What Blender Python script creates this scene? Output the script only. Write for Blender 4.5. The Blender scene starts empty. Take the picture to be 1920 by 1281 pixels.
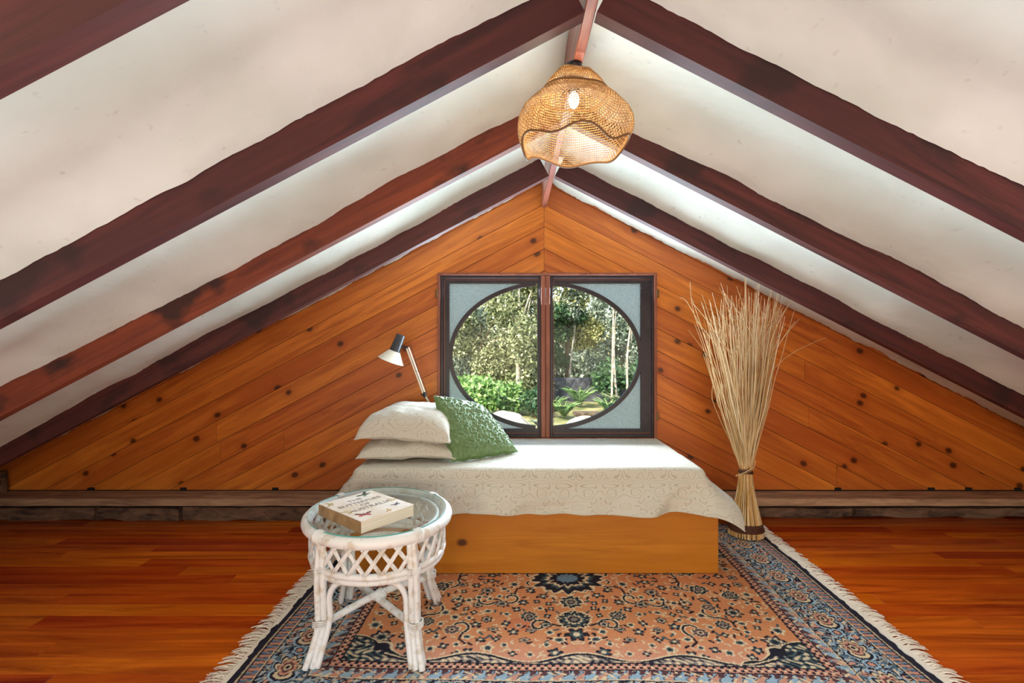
import bpy, math, random
import numpy as np
from mathutils import Vector, Matrix, noise as mn
from math import sin, cos, pi, sqrt, exp
random.seed(7); RNG = np.random.RandomState(7)
SC = bpy.context.scene
COL = SC.collection

# ------------------------------------------------------------------ camera, world, lights, exposure
F = 900.0; HC = 1.28; HY = 645.0          # focal length and horizon in 1920x1281 pixels, eye height
cam_d = bpy.data.cameras.new('camera'); cam = bpy.data.objects.new('camera', cam_d); COL.objects.link(cam)
cam.location = (0, 0, HC); cam.rotation_euler = (pi/2, 0, 0)
cam_d.sensor_width = 36; cam_d.lens = F/1920*36; cam_d.shift_y = (HY-640.5)/1920; cam_d.clip_start = .02
SC.camera = cam
SC.view_settings.view_transform = 'Standard'; SC.view_settings.look = 'None'
SC.view_settings.gamma = 1; SC.view_settings.use_curve_mapping = False
SC.view_settings.exposure = 0.27
w = bpy.data.worlds.new('sky'); SC.world = w; w.use_nodes = True
wn = w.node_tree.nodes; wl = w.node_tree.links
sky = wn.new('ShaderNodeTexSky'); sky.sky_type = 'NISHITA'; sky.sun_disc = False
sky.sun_elevation = math.radians(42); sky.sun_rotation = math.radians(215); sky.air_density = 1.2; sky.dust_density = 2
wl.new(sky.outputs[0], wn['Background'].inputs[0]); wn['Background'].inputs[1].default_value = .75
def light(name, kind, loc, energy, color, rot=(0,0,0), **k):
    d = bpy.data.lights.new(name, kind); o = bpy.data.objects.new(name, d); COL.objects.link(o)
    o.location = loc; o.rotation_euler = rot; d.energy = energy; d.color = color
    for a, b in k.items(): setattr(d, a, b)
    return o
sun = light('sun', 'SUN', (0,0,10), 9.0, (1,.95,.85), (math.radians(48), 0, math.radians(-35)), angle=.01)
# unseen fill lamp added behind the camera, then daylight at the casements in front
light('rear_fill', 'AREA', (.24,-2.25,1.15), 46, (1,.84,.66), (math.radians(90),0,0), shape='RECTANGLE', size=4.4, size_y=.95)
light('daylight_casement', 'AREA', (.25,3.50,1.24), 64, (.72,.88,1), (math.radians(-103),0,0), shape='RECTANGLE', size=1.5, size_y=.95)
# unseen fill lamp added low down, facing up to brighten the roof
light('upward_fill', 'AREA', (.1,-.2,.35), 70, (.88,.97,1), (math.radians(180),0,0), shape='RECTANGLE', size=6.4, size_y=2.2)

# ------------------------------------------------------------------ helpers
def lin(c):
    c = c/255.; return c/12.92 if c <= .04045 else ((c+.055)/1.055)**2.4
def S(r, g, b): return (lin(r), lin(g), lin(b), 1)
class N:                                                         # small material builder
    def __init__(s, name, rough=.6, spec=.4):
        s.m = bpy.data.materials.new(name); s.m.use_nodes = True; s.t = s.m.node_tree
        s.b = s.t.nodes['Principled BSDF']; s.b.inputs['Roughness'].default_value = rough
        s.b.inputs['Specular IOR Level'].default_value = spec
    def n(s, typ, ins=None, **props):
        x = s.t.nodes.new(typ)
        for k, v in props.items(): setattr(x, k, v)
        for k, v in (ins or {}).items():
            if isinstance(v, bpy.types.NodeSocket): s.t.links.new(v, x.inputs[k])
            else: x.inputs[k].default_value = v
        return x
    def link(s, a, b): s.t.links.new(a, b)
    def ramp(s, fac, stops, interp='LINEAR'):
        x = s.n('ShaderNodeValToRGB', {0: fac}); cr = x.color_ramp; cr.interpolation = interp
        while len(cr.elements) < len(stops): cr.elements.new(.5)
        for e, (p, c) in zip(cr.elements, stops): e.position = p; e.color = c
        return x.outputs[0]
    def mix(s, fac, a, b, mode='MIX'):
        x = s.n('ShaderNodeMix', data_type='RGBA', blend_type=mode)
        for i, v in ((0, fac), (6, a), (7, b)):
            if isinstance(v, bpy.types.NodeSocket): s.link(v, x.inputs[i])
            else: x.inputs[i].default_value = v
        return x.outputs[2]
    def math(s, op, a, b=0., c=0.):
        return s.n('ShaderNodeMath', {0: a, 1: b, 2: c}, operation=op).outputs[0]
    def coords(s, scale=(1,1,1), offset=None):
        tc = s.n('ShaderNodeTexCoord'); mp = s.n('ShaderNodeMapping', {0: tc.outputs['Object'], 'Scale': scale})
        if offset is not None: s.link(offset, mp.inputs['Location'])
        return mp.outputs[0]
    def bump(s, h, strength=.3, dist=.005):
        x = s.n('ShaderNodeBump', {'Height': h, 'Strength': strength, 'Distance': dist}); s.link(x.outputs[0], s.b.inputs['Normal'])
    def col(s, c):
        if isinstance(c, bpy.types.NodeSocket): s.link(c, s.b.inputs['Base Color'])
        else: s.b.inputs['Base Color'].default_value = c
G = (.5,.5,.5,1); W4 = (1,1,1,1); K4 = (0,0,0,1)
def wood(name, c1, c2, c3=None, rough=.45, grain=(1.2,14,14), knots=0, var=.25, spec=.4, bumpd=.0008, kc=S(48,18,8), kscale=5., hue=.0, stain=0):
    m = N(name, rough, spec)
    oi = m.n('ShaderNodeObjectInfo'); rnd = oi.outputs['Random']
    off = m.n('ShaderNodeCombineXYZ', {0: m.math('MULTIPLY', rnd, 37.), 1: m.math('MULTIPLY', rnd, 11.), 2: m.math('MULTIPLY', rnd, 0.)}).outputs[0]
    co = m.coords(grain, off)
    n1 = m.n('ShaderNodeTexNoise', {'Vector': co, 'Scale': 1., 'Detail': 6., 'Roughness': .66, 'Distortion': .8}).outputs[0]
    c = m.ramp(n1, [(.34, c2), (.62, c1)])
    cl = m.coords((.8,3,3), off)
    n2 = m.n('ShaderNodeTexNoise', {'Vector': cl, 'Scale': 1.5, 'Detail': 3.}).outputs[0]
    if c3: c = m.mix(m.ramp(n2, [(.45, K4), (.7, W4)]), c, c3)
    if knots:
        ck = m.coords((1,1,1), off)
        sx = m.n('ShaderNodeSeparateXYZ', {0: ck}); c2d = m.n('ShaderNodeCombineXYZ', {0: m.math('MULTIPLY', sx.outputs[0], .8), 1: sx.outputs[2], 2: 0.}).outputs[0]
        v = m.n('ShaderNodeTexVoronoi', {'Vector': c2d, 'Scale': kscale, 'Randomness': 1.}, voronoi_dimensions='2D')
        keep = m.math('LESS_THAN', m.n('ShaderNodeSeparateColor', {0: v.outputs['Color']}).outputs[0], knots)
        d = m.math('ADD', v.outputs['Distance'], m.math('MULTIPLY', m.math('SUBTRACT', n1, .5), .12))
        halo = m.ramp(d, [(.06, W4), (.30, K4)])
        core = m.ramp(d, [(.055, W4), (.12, K4)])
        c = m.mix(m.math('MULTIPLY', m.math('MULTIPLY', halo, keep), .55), c, c2)
        c = m.mix(m.math('MULTIPLY', m.math('MULTIPLY', core, keep), .85), c, kc)
    if stain:
        cs = m.coords((2.2,3,3)); ns = m.n('ShaderNodeTexNoise', {'Vector': cs, 'Scale': 1.3, 'Detail': 4.}).outputs[0]
        c = m.mix(m.math('MULTIPLY', m.ramp(ns, [(.56, K4), (.66, W4)]), stain), c, S(38,24,22))
    hs = m.n('ShaderNodeHueSaturation', {'Color': c, 'Hue': m.math('MULTIPLY_ADD', rnd, hue, .5-hue/2), 'Value': m.math('MULTIPLY_ADD', rnd, var, 1-var/2)})
    m.col(hs.outputs[0]); m.bump(n1, .4, bumpd)
    return m.m
def plain(name, c, rough=.5, spec=.4, metal=0, c2=None, scale=30., bump=0):
    m = N(name, rough, spec); m.b.inputs['Metallic'].default_value = metal
    co = m.coords(); n1 = m.n('ShaderNodeTexNoise', {'Vector': co, 'Scale': scale, 'Detail': 4.}).outputs[0]
    m.col(m.ramp(n1, [(.35, c2 or c), (.65, c)]))
    if bump: m.bump(n1, .5, bump)
    return m.m
class MB:
    def __init__(s): s.v = []; s.f = []
    def add(s, vs, fs):
        k = len(s.v); s.v += [tuple(v) for v in vs]; s.f += [tuple(i+k for i in f) for f in fs]; return s
    def box(s, x0, y0, z0, x1, y1, z1, b=0):
        if b:
            vs = []; 
            for z, i in ((z0, b), (z0+b, 0), (z1-b, 0), (z1, b)):
                x_0, x_1, y_0, y_1 = x0+i, x1-i, y0+i, y1-i
                c = b if i == 0 else b*.6
                vs += [(x_0+c,y_0,z),(x_1-c,y_0,z),(x_1,y_0+c,z),(x_1,y_1-c,z),(x_1-c,y_1,z),(x_0+c,y_1,z),(x_0,y_1-c,z),(x_0,y_0+c,z)]
            fs = [tuple(range(7,-1,-1)), tuple(range(24,32))]
            for r in range(3):
                for k in range(8): a = r*8+k; e = r*8+(k+1)%8; fs.append((a, e, e+8, a+8))
            return s.add(vs, fs)
        return s.add([(x0,y0,z0),(x1,y0,z0),(x1,y1,z0),(x0,y1,z0),(x0,y0,z1),(x1,y0,z1),(x1,y1,z1),(x0,y1,z1)],
                     [(3,2,1,0),(4,5,6,7),(0,1,5,4),(1,2,6,5),(2,3,7,6),(3,0,4,7)])
    def poly(s, pts, y0, y1):                                    # polygon in XZ, given thickness along y
        n = len(pts); ar = sum(pts[i][0]*pts[(i+1)%n][1]-pts[(i+1)%n][0]*pts[i][1] for i in range(n))
        if ar < 0: pts = pts[::-1]
        vs = [(x,y0,z) for x,z in pts]+[(x,y1,z) for x,z in pts]
        fs = [tuple(range(n)), tuple(range(2*n-1,n-1,-1))]+[(i, i+n, (i+1)%n+n, (i+1)%n) for i in range(n)]
        return s.add(vs, fs)
    def tube(s, pts, r, n=8, closed=False, sub=1, squash=None):
        pts = [Vector(p) for p in pts]; rr = list(r) if hasattr(r, '__len__') else [r]*len(pts)
        if sub > 1: pts, rr = smooth(pts, rr, sub, closed)
        m = len(pts); vs = []; prev = None
        for i, p in enumerate(pts):
            if closed: t = pts[(i+1)%m]-pts[i-1]
            else: t = pts[min(i+1,m-1)]-pts[max(i-1,0)]
            t.normalize()
            if prev is None:
                a = Vector((0,0,1)) if abs(t.z) < .9 else Vector((1,0,0)); u = t.cross(a).normalized()
            else: u = (prev-t*prev.dot(t)).normalized()
            prev = u; b = t.cross(u)
            for k in range(n):
                q = 2*pi*k/n; vs.append(p+(u*cos(q)+b*sin(q))*rr[i])
        fs = []
        for i in range(m if closed else m-1):
            for k in range(n):
                a, e = i*n+k, i*n+(k+1)%n; c, d = ((i+1)%m)*n+(k+1)%n, ((i+1)%m)*n+k; fs.append((a,e,c,d))
        if not closed: fs += [tuple(range(n-1,-1,-1)), tuple(range((m-1)*n, m*n))]
        return s.add(vs, fs)
    def lathe(s, prof, n=24, M=None, cap=True):                  # profile of (radius, z)
        vs = []; M = M or Matrix()
        for r, z in prof:
            for k in range(n): vs.append(M @ Vector((r*cos(2*pi*k/n), r*sin(2*pi*k/n), z)))
        fs = []
        for i in range(len(prof)-1):
            for k in range(n): fs.append((i*n+k, i*n+(k+1)%n, (i+1)*n+(k+1)%n, (i+1)*n+k))
        if cap: fs += [tuple(range(n-1,-1,-1)), tuple(range((len(prof)-1)*n, len(prof)*n))]
        return s.add(vs, fs)
    def ball(s, c, r, n=12, m=8, rnd=0):
        vs = []; fs = []; c = Vector(c); r = Vector(r) if hasattr(r, '__len__') else Vector((r,r,r))
        for i in range(m+1):
            for k in range(n):
                a = pi*i/m; q = 2*pi*k/n; d = Vector((sin(a)*cos(q), sin(a)*sin(q), cos(a)))
                j = 1+rnd*mn.noise(d*2+c)
                vs.append(c+Vector((d.x*r.x, d.y*r.y, d.z*r.z))*j)
        for i in range(m):
            for k in range(n): fs.append(((i+1)*n+k, (i+1)*n+(k+1)%n, i*n+(k+1)%n, i*n+k))
        return s.add(vs, fs)
    def grid(s, fn, nu, nv):
        vs = [fn(i/nu, j/nv) for j in range(nv+1) for i in range(nu+1)]
        return s.add(vs, [(j*(nu+1)+i, j*(nu+1)+i+1, (j+1)*(nu+1)+i+1, (j+1)*(nu+1)+i) for j in range(nv) for i in range(nu)])
    def mesh(s, name):
        me = bpy.data.meshes.new(name); me.from_pydata(s.v, [], s.f); me.update(); return me
    def build(s, name, mat, parent=None, smooth=False, rel=True, matrix=None):
        """links the collected shapes as one mesh object; vertices are world (or local to matrix) and become local to the parent"""
        me = s.mesh(name); o = bpy.data.objects.new(name, me); COL.objects.link(o)
        if mat: me.materials.append(mat)
        if smooth: me.polygons.foreach_set('use_smooth', [True]*len(me.polygons))
        if matrix is not None: o.matrix_world = matrix
        if parent is not None:
            o.parent = parent
            pm = Matrix.Translation(wloc(parent))
            if matrix is None: me.transform(pm.inverted())
            else: o.matrix_parent_inverse = Matrix(); o.matrix_basis = pm.inverted() @ matrix
        elif matrix is None and rel and s.v:
            c = Vector((sum(v[0] for v in s.v)/len(s.v), sum(v[1] for v in s.v)/len(s.v), min(v[2] for v in s.v)))
            me.transform(Matrix.Translation(-c)); o.location = c
        return o
def wloc(o):
    v = Vector(o.location)
    while o.parent is not None: o = o.parent; v += Vector(o.location)
    return v
def smooth(pts, rr, sub, closed):
    n = len(pts); out = []; ro = []
    for i in range(n if closed else n-1):
        g = (lambda k: pts[k % n]) if closed else (lambda k: pts[max(0, min(n-1, k))])
        p0, p1, p2, p3 = g(i-1), g(i), g(i+1), g(i+2)
        for k in range(sub):
            t = k/sub
            out.append(.5*((2*p1)+(p2-p0)*t+(2*p0-5*p1+4*p2-p3)*t*t+(3*p1-p0-3*p2+p3)*t**3)); ro.append(rr[i]*(1-t)+rr[(i+1)%n]*t)
    if not closed: out.append(pts[-1]); ro.append(rr[-1])
    return out, ro
def tag(o, label=None, cat=None, group=None, kind=None):
    if label: o['label'] = label
    if cat: o['category'] = cat
    if group: o['group'] = group
    if kind: o['kind'] = kind
    return o
def thing(name, loc, label, cat, group=None, kind=None):
    o = bpy.data.objects.new(name, None); COL.objects.link(o); o.location = loc; o.empty_display_size = .1
    return tag(o, label, cat, group, kind)
def at(px, py, Z): return Vector(((px-960)/F*Z, Z, HC-(py-HY)/F*Z))      # a measured pixel at a known distance, as a point in the room
def sstep(a, b, x): t = max(0, min(1, (x-a)/(b-a))); return t*t*(3-2*t)
def nz(x, y=0, z=0): return mn.noise(Vector((x, y, z)))
def clip(poly, a, b, c):                                          # keep a*x + b*z <= c
    out = []
    for i in range(len(poly)):
        p, q = poly[i], poly[(i+1) % len(poly)]; dp = a*p[0]+b*p[1]-c; dq = a*q[0]+b*q[1]-c
        if dp <= 0: out.append(p)
        if dp*dq < 0: t = dp/(dp-dq); out.append((p[0]+t*(q[0]-p[0]), p[1]+t*(q[1]-p[1])))
    return out
def area(p): return abs(sum(p[i][0]*p[(i+1)%len(p)][1]-p[(i+1)%len(p)][0]*p[i][1] for i in range(len(p))))/2
def minus_rect(poly, x0, z0, x1, z1):
    out = [clip(poly,1,0,x0), clip(poly,-1,0,-x1)]
    mid = clip(clip(poly,-1,0,-x0),1,0,x1)
    out += [clip(mid,0,-1,-z1), clip(mid,0,1,z0)]
    return [p for p in out if len(p) > 2 and area(p) > 1e-5]
def merged(polys):                                                # join convex pieces sharing full coordinates (kept as faces of one mesh)
    return polys

# ------------------------------------------------------------------ materials
M = {}
M['pine'] = wood('knotty_pine', S(212,120,44), S(164,80,26), S(184,94,32), rough=.38, grain=(1.3,16,16), knots=.34, var=.22, hue=.008, kscale=4.6)
M['pine_bed'] = wood('bed_pine', S(196,124,34), S(166,96,20), S(182,110,26), rough=.35, grain=(1.5,10,22), knots=.16, var=0, kscale=4.2)
M['rafter'] = wood('dark_rafter', S(96,46,40), S(56,26,26), S(76,38,36), rough=.62, grain=(1.6,22,22), var=.30, stain=.7, hue=.01)
M['rafter_red'] = wood('red_rafter', S(140,66,36), S(96,42,26), S(112,54,36), rough=.62, grain=(1.6,22,22), var=.1, stain=.85)
M['ridge'] = wood('ridge_timber', S(170,104,84), S(104,54,44), S(140,80,66), rough=.4, grain=(20,1.4,20), var=0)
M['jarrah'] = wood('red_floor', S(214,98,20), S(140,46,8), S(176,66,10), rough=.26, grain=(.9,12,12), var=.62, hue=.022, spec=.35, bumpd=.0003)
M['sill'] = wood('weathered_timber', S(182,144,112), S(122,90,68), rough=.85, grain=(3,18,18), var=.2, bumpd=.003)
M['log'] = wood('rough_log', S(124,92,70), S(50,36,30), rough=.9, grain=(5,16,16), var=.2, bumpd=.006)
M['darkgap'] = plain('dark_void', S(30,18,14), .95)
M['trimred'] = wood('cedar_trim', S(150,88,66), S(118,64,48), rough=.5, grain=(12,12,2), var=0)
M['sash'] = wood('dark_sash_paint', S(52,42,48), S(36,28,34), rough=.4, grain=(8,8,8), var=0)
M['white_paint'] = plain('cream_lamp_enamel', S(236,230,214), .4)
M['black'] = plain('black_plastic', S(34,34,38), .4)
M['blackgloss'] = plain('grey_lamp_cap', S(58,60,66), .3, .6)
M['brass'] = plain('old_brass', S(120,92,60), .4, .5, .8)
M['white_matt'] = plain('whitewash_back', S(210,206,198), .9)

def mk_ceiling():
    m = N('painted_sarking', .62, .3); co = m.coords()
    n1 = m.n('ShaderNodeTexNoise', {'Vector': co, 'Scale': 1.7, 'Detail': 4.}).outputs[0]
    c = m.ramp(n1, [(.35, S(208,215,202)), (.65, S(228,234,224))])
    n2 = m.n('ShaderNodeTexNoise', {'Vector': co, 'Scale': 26., 'Detail': 5.}).outputs[0]
    c = m.mix(m.math('MULTIPLY', m.ramp(n2, [(.66, K4), (.74, W4)]), .25), c, S(150,140,120))
    m.col(c); m.bump(m.math('ADD', m.math('MULTIPLY', n1, 4.), m.math('MULTIPLY', n2, .15)), .5, .02); return m.m
M['ceiling'] = mk_ceiling()
def mk_fabric(name, base, dark, ring=26., strength=.35, scale=5.):
    m = N(name, .72, .25); co = m.coords()
    sx = m.n('ShaderNodeSeparateXYZ', {0: co}); t_ = m.math('ADD', sx.outputs[1], sx.outputs[2])          # motifs mirrored left and right, as damask is woven
    mv = m.n('ShaderNodeCombineXYZ', {0: m.math('PINGPONG', sx.outputs[0], .13), 1: m.math('PINGPONG', t_, .31), 2: 0.}).outputs[0]
    nd = m.n('ShaderNodeTexNoise', {'Vector': mv, 'Scale': 9., 'Detail': 1.})
    wv = m.n('ShaderNodeVectorMath', {0: mv, 1: m.n('ShaderNodeVectorMath', {0: nd.outputs['Color'], 1: (.16,.16,0)}, operation='MULTIPLY').outputs[0]}, operation='ADD').outputs[0]
    v = m.n('ShaderNodeTexVoronoi', {'Vector': wv, 'Scale': scale*2., 'Randomness': .9}, voronoi_dimensions='2D')
    s = m.math('SINE', m.math('MULTIPLY', v.outputs['Distance'], ring))
    line = m.ramp(m.math('ABSOLUTE', s), [(.0, W4), (.38, K4)])
    weave = m.n('ShaderNodeTexNoise', {'Vector': m.coords((1,1,1)), 'Scale': 420., 'Detail': 2.}).outputs[0]
    c = m.mix(m.math('MULTIPLY', line, strength), base, dark)
    m.col(m.mix(m.math('MULTIPLY', weave, .18), c, dark))
    m.bump(m.math('ADD', m.math('MULTIPLY', line, -.5), weave), .35, .0015)
    m.b.inputs['Sheen Weight'].default_value = .15
    return m.m
M['spread'] = mk_fabric('damask_bedspread', S(206,199,184), S(138,122,98), 13., .62, 5.2)
M['pillow'] = mk_fabric('damask_pillow', S(208,201,188), S(150,134,112), 12., .55, 6)
M['green'] = plain('green_satin', S(108,136,84), .42, .6, 0, S(88,114,64), 60.)
def mk_white_rattan():
    m = N('white_washed_rattan', .45, .45); co = m.coords()
    n1 = m.n('ShaderNodeTexNoise', {'Vector': co, 'Scale': 22., 'Detail': 5.}).outputs[0]
    c = m.ramp(n1, [(.34, S(214,204,188)), (.48, S(238,238,236))])
    n2 = m.n('ShaderNodeTexNoise', {'Vector': m.coords((1,1,.25)), 'Scale': 60., 'Detail': 4.}).outputs[0]
    c = m.mix(m.math('MULTIPLY', m.ramp(n2, [(.64, K4), (.72, W4)]), .45), c, S(150,120,90))
    m.col(c); m.bump(n1, .3, .001); return m.m
M['rattan'] = mk_white_rattan()
def mk_glass(name, tint, refl=.9, rough=0.02):
    m = N(name); t = m.t; out = t.nodes['Material Output']
    tr = m.n('ShaderNodeBsdfTransparent', {0: tint}); gl = m.n('ShaderNodeBsdfGlossy', {0: (refl,refl,refl,1), 'Roughness': rough})
    lw = m.n('ShaderNodeLayerWeight', {0: .5}); fr = m.math('MULTIPLY_ADD', m.math('POWER', lw.outputs['Facing'], 4.5), .9, .04); mx = m.n('ShaderNodeMixShader', {0: fr, 1: tr.outputs[0], 2: gl.outputs[0]})
    m.link(mx.outputs[0], out.inputs[0]); return m.m
M['pane'] = mk_glass('clear_window_glass', (.97,.98,.97,1), .12)
M['tableglass'] = mk_glass('table_glass', (.93,.97,.97,1), .9)
M['glassedge'] = plain('green_glass_edge', S(70,168,160), .15, .6)
def mk_obscure():
    m = N('obscure_glass', .3); t = m.t; out = t.nodes['Material Output']; co = m.coords()
    v = m.n('ShaderNodeTexVoronoi', {'Vector': co, 'Scale': 170.}).outputs['Distance']
    bp = m.n('ShaderNodeBump', {'Height': v, 'Strength': .9, 'Distance': .004})
    c = m.ramp(v, [(.15, S(246,248,238)), (.7, S(176,188,192))])
    a = m.n('ShaderNodeBsdfTranslucent', {0: c, 'Normal': bp.outputs[0]}); b = m.n('ShaderNodeBsdfGlossy', {0: (.6,.6,.6,1), 'Roughness': .25, 'Normal': bp.outputs[0]})
    d = m.n('ShaderNodeBsdfDiffuse', {0: c, 'Normal': bp.outputs[0]})
    rf_ = m.n('ShaderNodeBsdfRefraction', {0: (.9,.96,.97,1), 'Roughness': .45, 'IOR': 1.25, 'Normal': bp.outputs[0]})
    m0 = m.n('ShaderNodeMixShader', {0: .5, 1: a.outputs[0], 2: rf_.outputs[0]}); m1 = m.n('ShaderNodeMixShader', {0: .2, 1: m0.outputs[0], 2: d.outputs[0]})
    m2 = m.n('ShaderNodeMixShader', {0: .1, 1: m1.outputs[0], 2: b.outputs[0]}); m.link(m2.outputs[0], out.inputs[0]); return m.m
M['obscure'] = mk_obscure()
def mk_reed(name, a, b):
    m = N(name, .6, .3); g = m.n('ShaderNodeNewGeometry')
    m.col(m.ramp(g.outputs['Random Per Island'], [(0, b), (.6, a), (1, S(238,222,190))])); return m.m
M['reed'] = mk_reed('dry_reed', S(222,194,148), S(176,136,84))
M['bristle'] = mk_reed('straw_bristle', S(214,170,104), S(166,118,58))
M['binding'] = plain('brown_binding', S(96,54,34), .7, .3, 0, S(66,36,24), 90., .002)
M['cane'] = plain('woven_cane', S(214,176,118), .5, .4, 0, S(180,138,82), 40.)
M['cane_dark'] = plain('dark_cane_edge', S(120,84,44), .6)
def mk_leaf(name, cols, rough=.5, transl=.3):
    m = N(name, rough, .4); g = m.n('ShaderNodeNewGeometry'); n = len(cols)
    c = m.ramp(g.outputs['Random Per Island'], [(i/(n-1), k) for i, k in enumerate(cols)]); m.col(c)
    tr = m.n('ShaderNodeBsdfTranslucent', {0: c}); mx = m.n('ShaderNodeMixShader', {0: transl, 1: m.b.outputs[0], 2: tr.outputs[0]})
    m.link(mx.outputs[0], m.t.nodes['Material Output'].inputs[0]); return m.m
def mk_attr(name, rough=.9):
    m = N(name, rough, .15); a = m.n('ShaderNodeAttribute', attribute_name='Col')
    n1 = m.n('ShaderNodeTexNoise', {'Vector': m.coords(), 'Scale': 260., 'Detail': 2.}).outputs[0]
    m.col(m.mix(m.math('MULTIPLY', n1, .22), a.outputs[0], K4)); m.bump(n1, .6, .002); return m.m

# ------------------------------------------------------------------ the attic shell
XR = .24; ML, MR = .527, .512; ZL = 2.30; YW = 3.60; YB = -2.4; XL, XRT = -4.25, 4.55
def slope(x): return ML if x < XR else MR
def zlow(x): return ZL - slope(x)*abs(x-XR)                       # height of the rafters' lower edges
# floor: a slab with boards laid on it
fl = MB().box(XL, YB-.2, -.12, XRT, YW+.25, -.024).build('floor', M['darkgap'])
tag(fl, 'polished red-orange hardwood floor of long narrow boards', 'floor', kind='structure')
y = 3.56; row = 0
while y > .55:
    x = XL+random.uniform(-1.6,0)
    while x < XRT:
        L = random.uniform(1.3,2.9); a, b = max(x,XL), min(x+L,XRT)
        if b-a > .05:
            mb = MB(); c = (a+b)/2; hw = (b-a)/2-.0012
            mb.box(-hw, -.0492, -.022, hw, .0492, 0, .0008)
            mb.build('floor_board', M['jarrah'], fl, matrix=Matrix.Translation((c, y-.05, random.uniform(-.0004,.0004))))
        x += L
    y -= .1; row += 1
MB().box(XL, YB, -.022, XRT, y, -.002).build('floor_base_rear', M['jarrah'], fl)
# back wall: chevron boards, cut around the window opening
WX0, WX1, WZ0, WZ1 = -.556, 1.080, .566, 1.810
wb = MB()
for p in minus_rect([(XL,0),(XRT,0),(XRT,.36),(XR,2.54),(XL,.2)], WX0, WZ0, WX1, WZ1): wb.poly(p, YW+.021, YW+.10)
wb = wb.build('wall_back', M['darkgap']); tag(wb, 'gable end wall lined with diagonal knotty pine boards in chevrons', 'wall', kind='structure')
SP = .165; C0 = 2.16
for side in (-1, 1):
    m = ML if side < 0 else MR; ang = math.atan(m)*(-1 if side < 0 else 1)   # board runs down from the ridge line
    for k in range(-3, 15):
        ch, cl = C0-(k)*SP-.0018, C0-(k+1)*SP+.0018
        xe = XL if side < 0 else XRT
        base = [(XR, ch), (XR, cl), (xe, cl-m*abs(xe-XR)), (xe, ch-m*abs(xe-XR))]
        base = clip(base, 0, -1, -.185)
        base = clip(base, side*-1, 0, side*-XR-.001) if len(base) > 2 else base
        if len(base) > 2: base = clip(base, side*m, 1, 2.52+side*m*XR)       # roof line
        if len(base) < 3: continue
        cuts = [base]
        if random.random() < .35:                                  # a butt joint somewhere along the board
            xj = XR+side*random.uniform(1.9,2.9); g = .001
            cuts = [q for q in (clip(base,1,0,xj-g), clip(base,-1,0,-xj-g)) if len(q) > 2]
        for bd in cuts:
            pcs = minus_rect(bd, WX0, WZ0, WX1, WZ1)
            groups = []
            lft = [p for p in pcs if max(q[0] for q in p) <= WX0+.001]; rgt = [p for p in pcs if min(q[0] for q in p) >= WX1-.001]
            mid = [p for p in pcs if p not in lft and p not in rgt]
            up = [p for p in mid if min(q[1] for q in p) >= WZ1-.001]; dn = [p for p in mid if p not in up]
            groups = []
            if side < 0:
                groups = [lft+up if (lft and up) else lft or up, dn]
            else:
                groups = [rgt+up if (rgt and up) else rgt or up, dn]
            for gp in groups:
                if not gp: continue
                dy = random.uniform(-.0012,.0012); mb = MB()
                R = Matrix.Translation((0,YW,0)) @ Matrix.Rotation(ang, 4, 'Y'); Ri = R.inverted()
                for p in gp:
                    q = [Ri @ Vector((a,YW,b)) for a, b in p]; mb.poly([(v.x, v.z) for v in q], dy, .02)
                mb.build('wall_board', M['pine'], wb, matrix=R)
# other walls of the attic
rear = MB()
for p in minus_rect([(XL,0),(XRT,0),(XRT,.34),(XR,2.54),(XL,.18)], -1.96, .5, 2.44, 1.42): rear.poly(p, YB-.12, YB)  # opening is made up, to go with the added rear fill lamp
tag(rear.build('wall_rear', M['white_matt']), 'rear gable wall behind the camera with a wide made-up opening at the fill light', 'wall', kind='structure')
tag(MB().box(XL-.08, YB-.1, -.1, XL, YW+.1, .6).build('wall_left', M['log']), 'low eave wall along the foot of the left roof slope', 'wall', kind='structure')
tag(MB().box(XRT, YB-.1, -.1, XRT+.08, YW+.1, .9).build('wall_right', M['log']), 'low eave wall along the foot of the right roof slope', 'wall', kind='structure')
# roof deck over the sarking, keeps the sky out
rf = MB()
for side in (-1, 1):
    m = ML if side < 0 else MR; xe = (XL-.2) if side < 0 else (XRT+.2)
    a, b = (XR, ZL+.30), (xe, ZL+.30-m*abs(xe-XR))
    rf.poly([a, b, (b[0], b[1]+.05), (a[0], a[1]+.05)], YB-.2, YW+.35)
tag(rf.build('roof', M['log']), 'timber roof deck above the white sarking', 'roof', kind='structure')
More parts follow.
